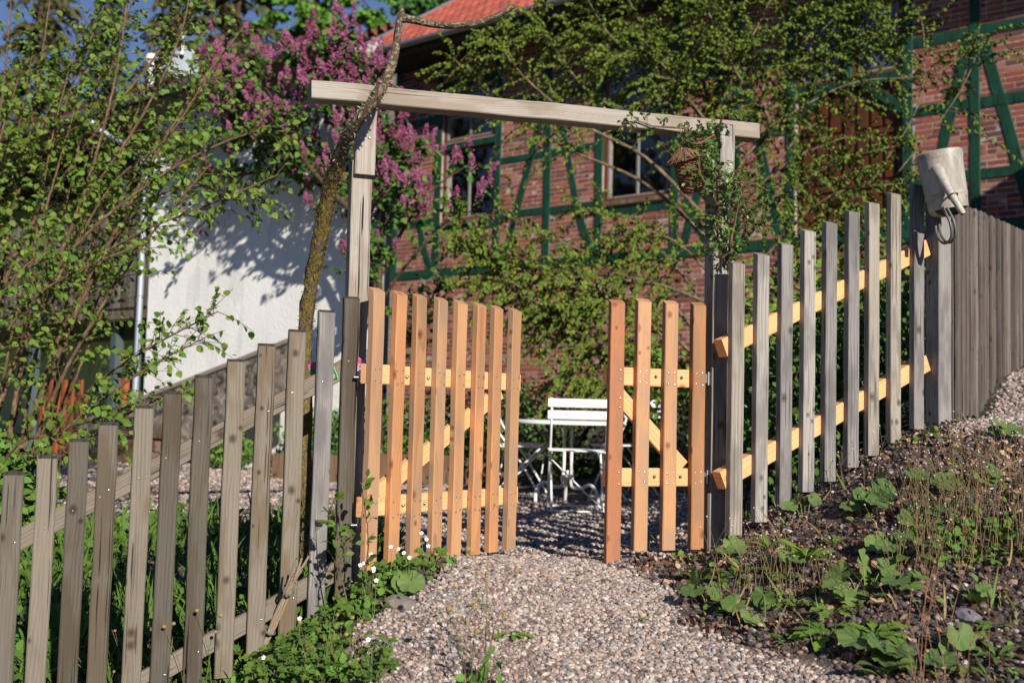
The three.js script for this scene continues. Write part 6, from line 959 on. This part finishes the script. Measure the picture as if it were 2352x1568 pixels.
stemClump(1105, 1600, 13, 0.36, 0.13, 1101, 'burnet with round seed heads rising before the path', 'burnet_plant', [PM.red, PM.stem], 0.8, PM.head, 0.0065, 0.25, 40); stemClump(1190, 1600, 3, 0.40, 0.04, 1102, 'leaning burnet stalks over the path gravel', 'burnet_plant', [PM.red], 1, PM.head, 0.0065, 0.45, 0);
stemClump(470, 1590, 12, 0.32, 0.3, 1103, 'burnet stalks before the old pickets', 'burnet_plant', [PM.red, PM.stem], 0.8, PM.head, 0.006, 0.3, 60); stemClump(280, 1640, 12, 0.36, 0.3, 1104, 'brown seed stalks at the foot of the leftmost pickets', 'burnet_plant', [PM.red, PM.dry], 0.8, PM.head, 0.006, 0.3, 80); stemClump(770, 1560, 10, 0.2, 0.24, 1105, 'burnet stalks among the strawberry leaves', 'burnet_plant', [PM.red, PM.stem], 0.8, PM.head, 0.0055, 0.3, 80);
stemClump(2140, 1600, 8, 0.5, 0.1, 1106, 'tall bent brown stalks at the bank foot', 'stalky_plant', [std({ color: lin(0.30, 0.16, 0.08), roughness: 0.9 })], 0.1, PM.head, 0.005, 0.4, 0); stemClump(2255, 1600, 4, 0.4, 0.12, 1107, 'leaning reddish stalks beside the dark stones', 'stalky_plant', [PM.red], 0.3, PM.headTip, 0.004, 0.5, 0);
{ // unnamed small weeds that only their place tells apart
  const R = rng(4321);
  for (let i = 0; i < 34; i++) { const px = 1600 + 730 * R(), py = 1180 + 370 * R(); if (py < 1640 - 0.25 * px + 40 || (px < 1750 && py > 1420)) continue; const k = Math.floor(R() * 3); rosette(px, py, 6 + Math.floor(6 * R()), 0.045 + 0.04 * R(), 4000 + i, 'small green weed growing on the bare bank', [SPOON, DAND, TRI][k], [PM.straw, PM.bright, PM.straw][k], 'bank_weed', 0.3 + 0.7 * R()); scene.children[scene.children.length - 1].userData.group = 'weeds on the bank'; }
  for (let i = 0; i < 22; i++) { const px = 560 + 300 * R(), py = 1440 + 150 * R(); if (px > 800 && py < 1500 || px < 1100 - 0.33 * py || (px < 690 && py < 1520)) continue; strawberry(px, py, 17, 0.020 + 0.009 * R(), R() < 0.3 ? 1 : 0, 4100 + i, 'strawberry plant of the patch beside the path and old fence'); scene.children[scene.children.length - 1].userData.group = 'strawberry patch'; }
  for (let i = 0; i < 12; i++) { const px = 240 + 330 * R(), py = 1530 + 90 * R(); rosette(px, py, 9, 0.06 + 0.05 * R(), 4200 + i, 'low feathery herb at the foot of the old pickets', LEAF.lance, PM.straw, 'feathery_herb', 1.0); scene.children[scene.children.length - 1].userData.group = 'herbs at the old fence'; }
}
// ground cover along the lower left
{
  const R = rng(1201), list = [];
  for (let i = 0; i < 5200; i++) { const d = 3.0 + 1.25 * R(), x = -1.9 + 1.75 * R(); if (onPath(x, d) >= 0) continue; const w = fbm(x * 4, d * 4, 55); if (R() > smooth(0.35, 0.6, w) + 0.12) continue; list.push({ m: leafAt(V3(x, H(x, d) + 0.005 + 0.05 * R() * R(), -d), rdir(R).add(V3(0, 0.5, 0.2)), rdir(R).multiplyScalar(0.5).add(V3(0.2, 0.9, 0.4)), 0.014 + 0.026 * R()), c: tint(R, [0.09, 0.18, 0.03], 0.5) }); }
  const g = thing('ground_cover', 'small herbs and clover covering the soil before the old fence', 'ground cover'); g.userData.kind = 'stuff'; inst('leaves', LEAF.ovate, M_LEAF_SOFT, list, g);
  const gb = []; for (let i = 0; i < 800; i++) { const d = 3.1 + 2.5 * R(), x = 0.75 + 2.2 * R(); if (onPath(x, d) >= 0 || Math.abs(x) > 0.5 * d || R() > smooth(0.42, 0.62, fbm(x * 3, d * 3, 57)) + 0.08) continue; gb.push({ m: leafAt(V3(x, H(x, d) - 0.005, -d), V3((R() - 0.5) * 1.6, 0.8, (R() - 0.5) * 1.6), rdir(R), 0.04 + 0.1 * R()), c: R() < 0.55 ? tint(R, [0.26, 0.18, 0.09], 0.5) : tint(R, [0.11, 0.17, 0.04], 0.5) }); }
  const l2 = []; for (let i = 0; i < 2600; i++) { const d = 3.1 + 2.6 * R(), x = 0.7 + 2.0 * R(); if (onPath(x, d) >= 0 || R() > smooth(0.5, 0.7, fbm(x * 4, d * 4, 56))) continue; l2.push({ m: leafAt(V3(x, H(x, d) + 0.004 + 0.03 * R() * R(), -d), rdir(R).add(V3(0, 0.4, 0.2)), rdir(R).multiplyScalar(0.5).add(V3(0.2, 0.9, 0.4)), 0.012 + 0.022 * R()), c: tint(R, [0.09, 0.16, 0.03], 0.5) }); }
  const g2 = thing('bank_herbs', 'tiny herbs scattered over the bare bank', 'ground cover'); g2.userData.kind = 'stuff'; inst('leaves', LEAF.ovate, M_LEAF_SOFT, l2, g2); inst('blades', LEAF.blade, M_LEAF_SOFT, gb, g2);
}
// shoots growing up through the old fence
for (const [px, py, d, n, seed, label] of [[640, 1440, 3.98, 5, 1, 'leafy shoots growing up before the old pickets'], [800, 1400, 4.08, 3, 2, 'thin leafy shoots beside the post at the open leaf']]) {
  const p = groundAt(px, py), root = thing('sapling', label, 'plant', p), B = [], R = rng(seed + 50); for (let i = 0; i < n; i++) { const x = (R() - 0.5) * 0.1, h = 0.28 + 0.28 * R(); B.push({ p: [V3(x, -0.02, 0), V3(x + (R() - 0.6) * 0.1, h * 0.5, 0.01), V3(x + (R() - 0.6) * 0.22, h, 0.03)], r: 0.0035, e: 0.0015, k: 1, f: 0.3 }); }
  const { list } = shrub(root, { branches: B, bark: BARK.hazel, seed: seed + 60, r0: 0.003, r1: 0.001, twigs: 20, twigLen: 0.05, leaves: 3, leafSize: 0.042, color: [0.10, 0.18, 0.03], droop: 0, flat: 0.3, along: 0.8, twigRise: 0.4 }); const mts = PM.straw; list.forEach((l, i) => part('leaf', LEAF.oval, mts[i % 3], root).applyMatrix4(l.m));
}
renderer.render(scene, camera);
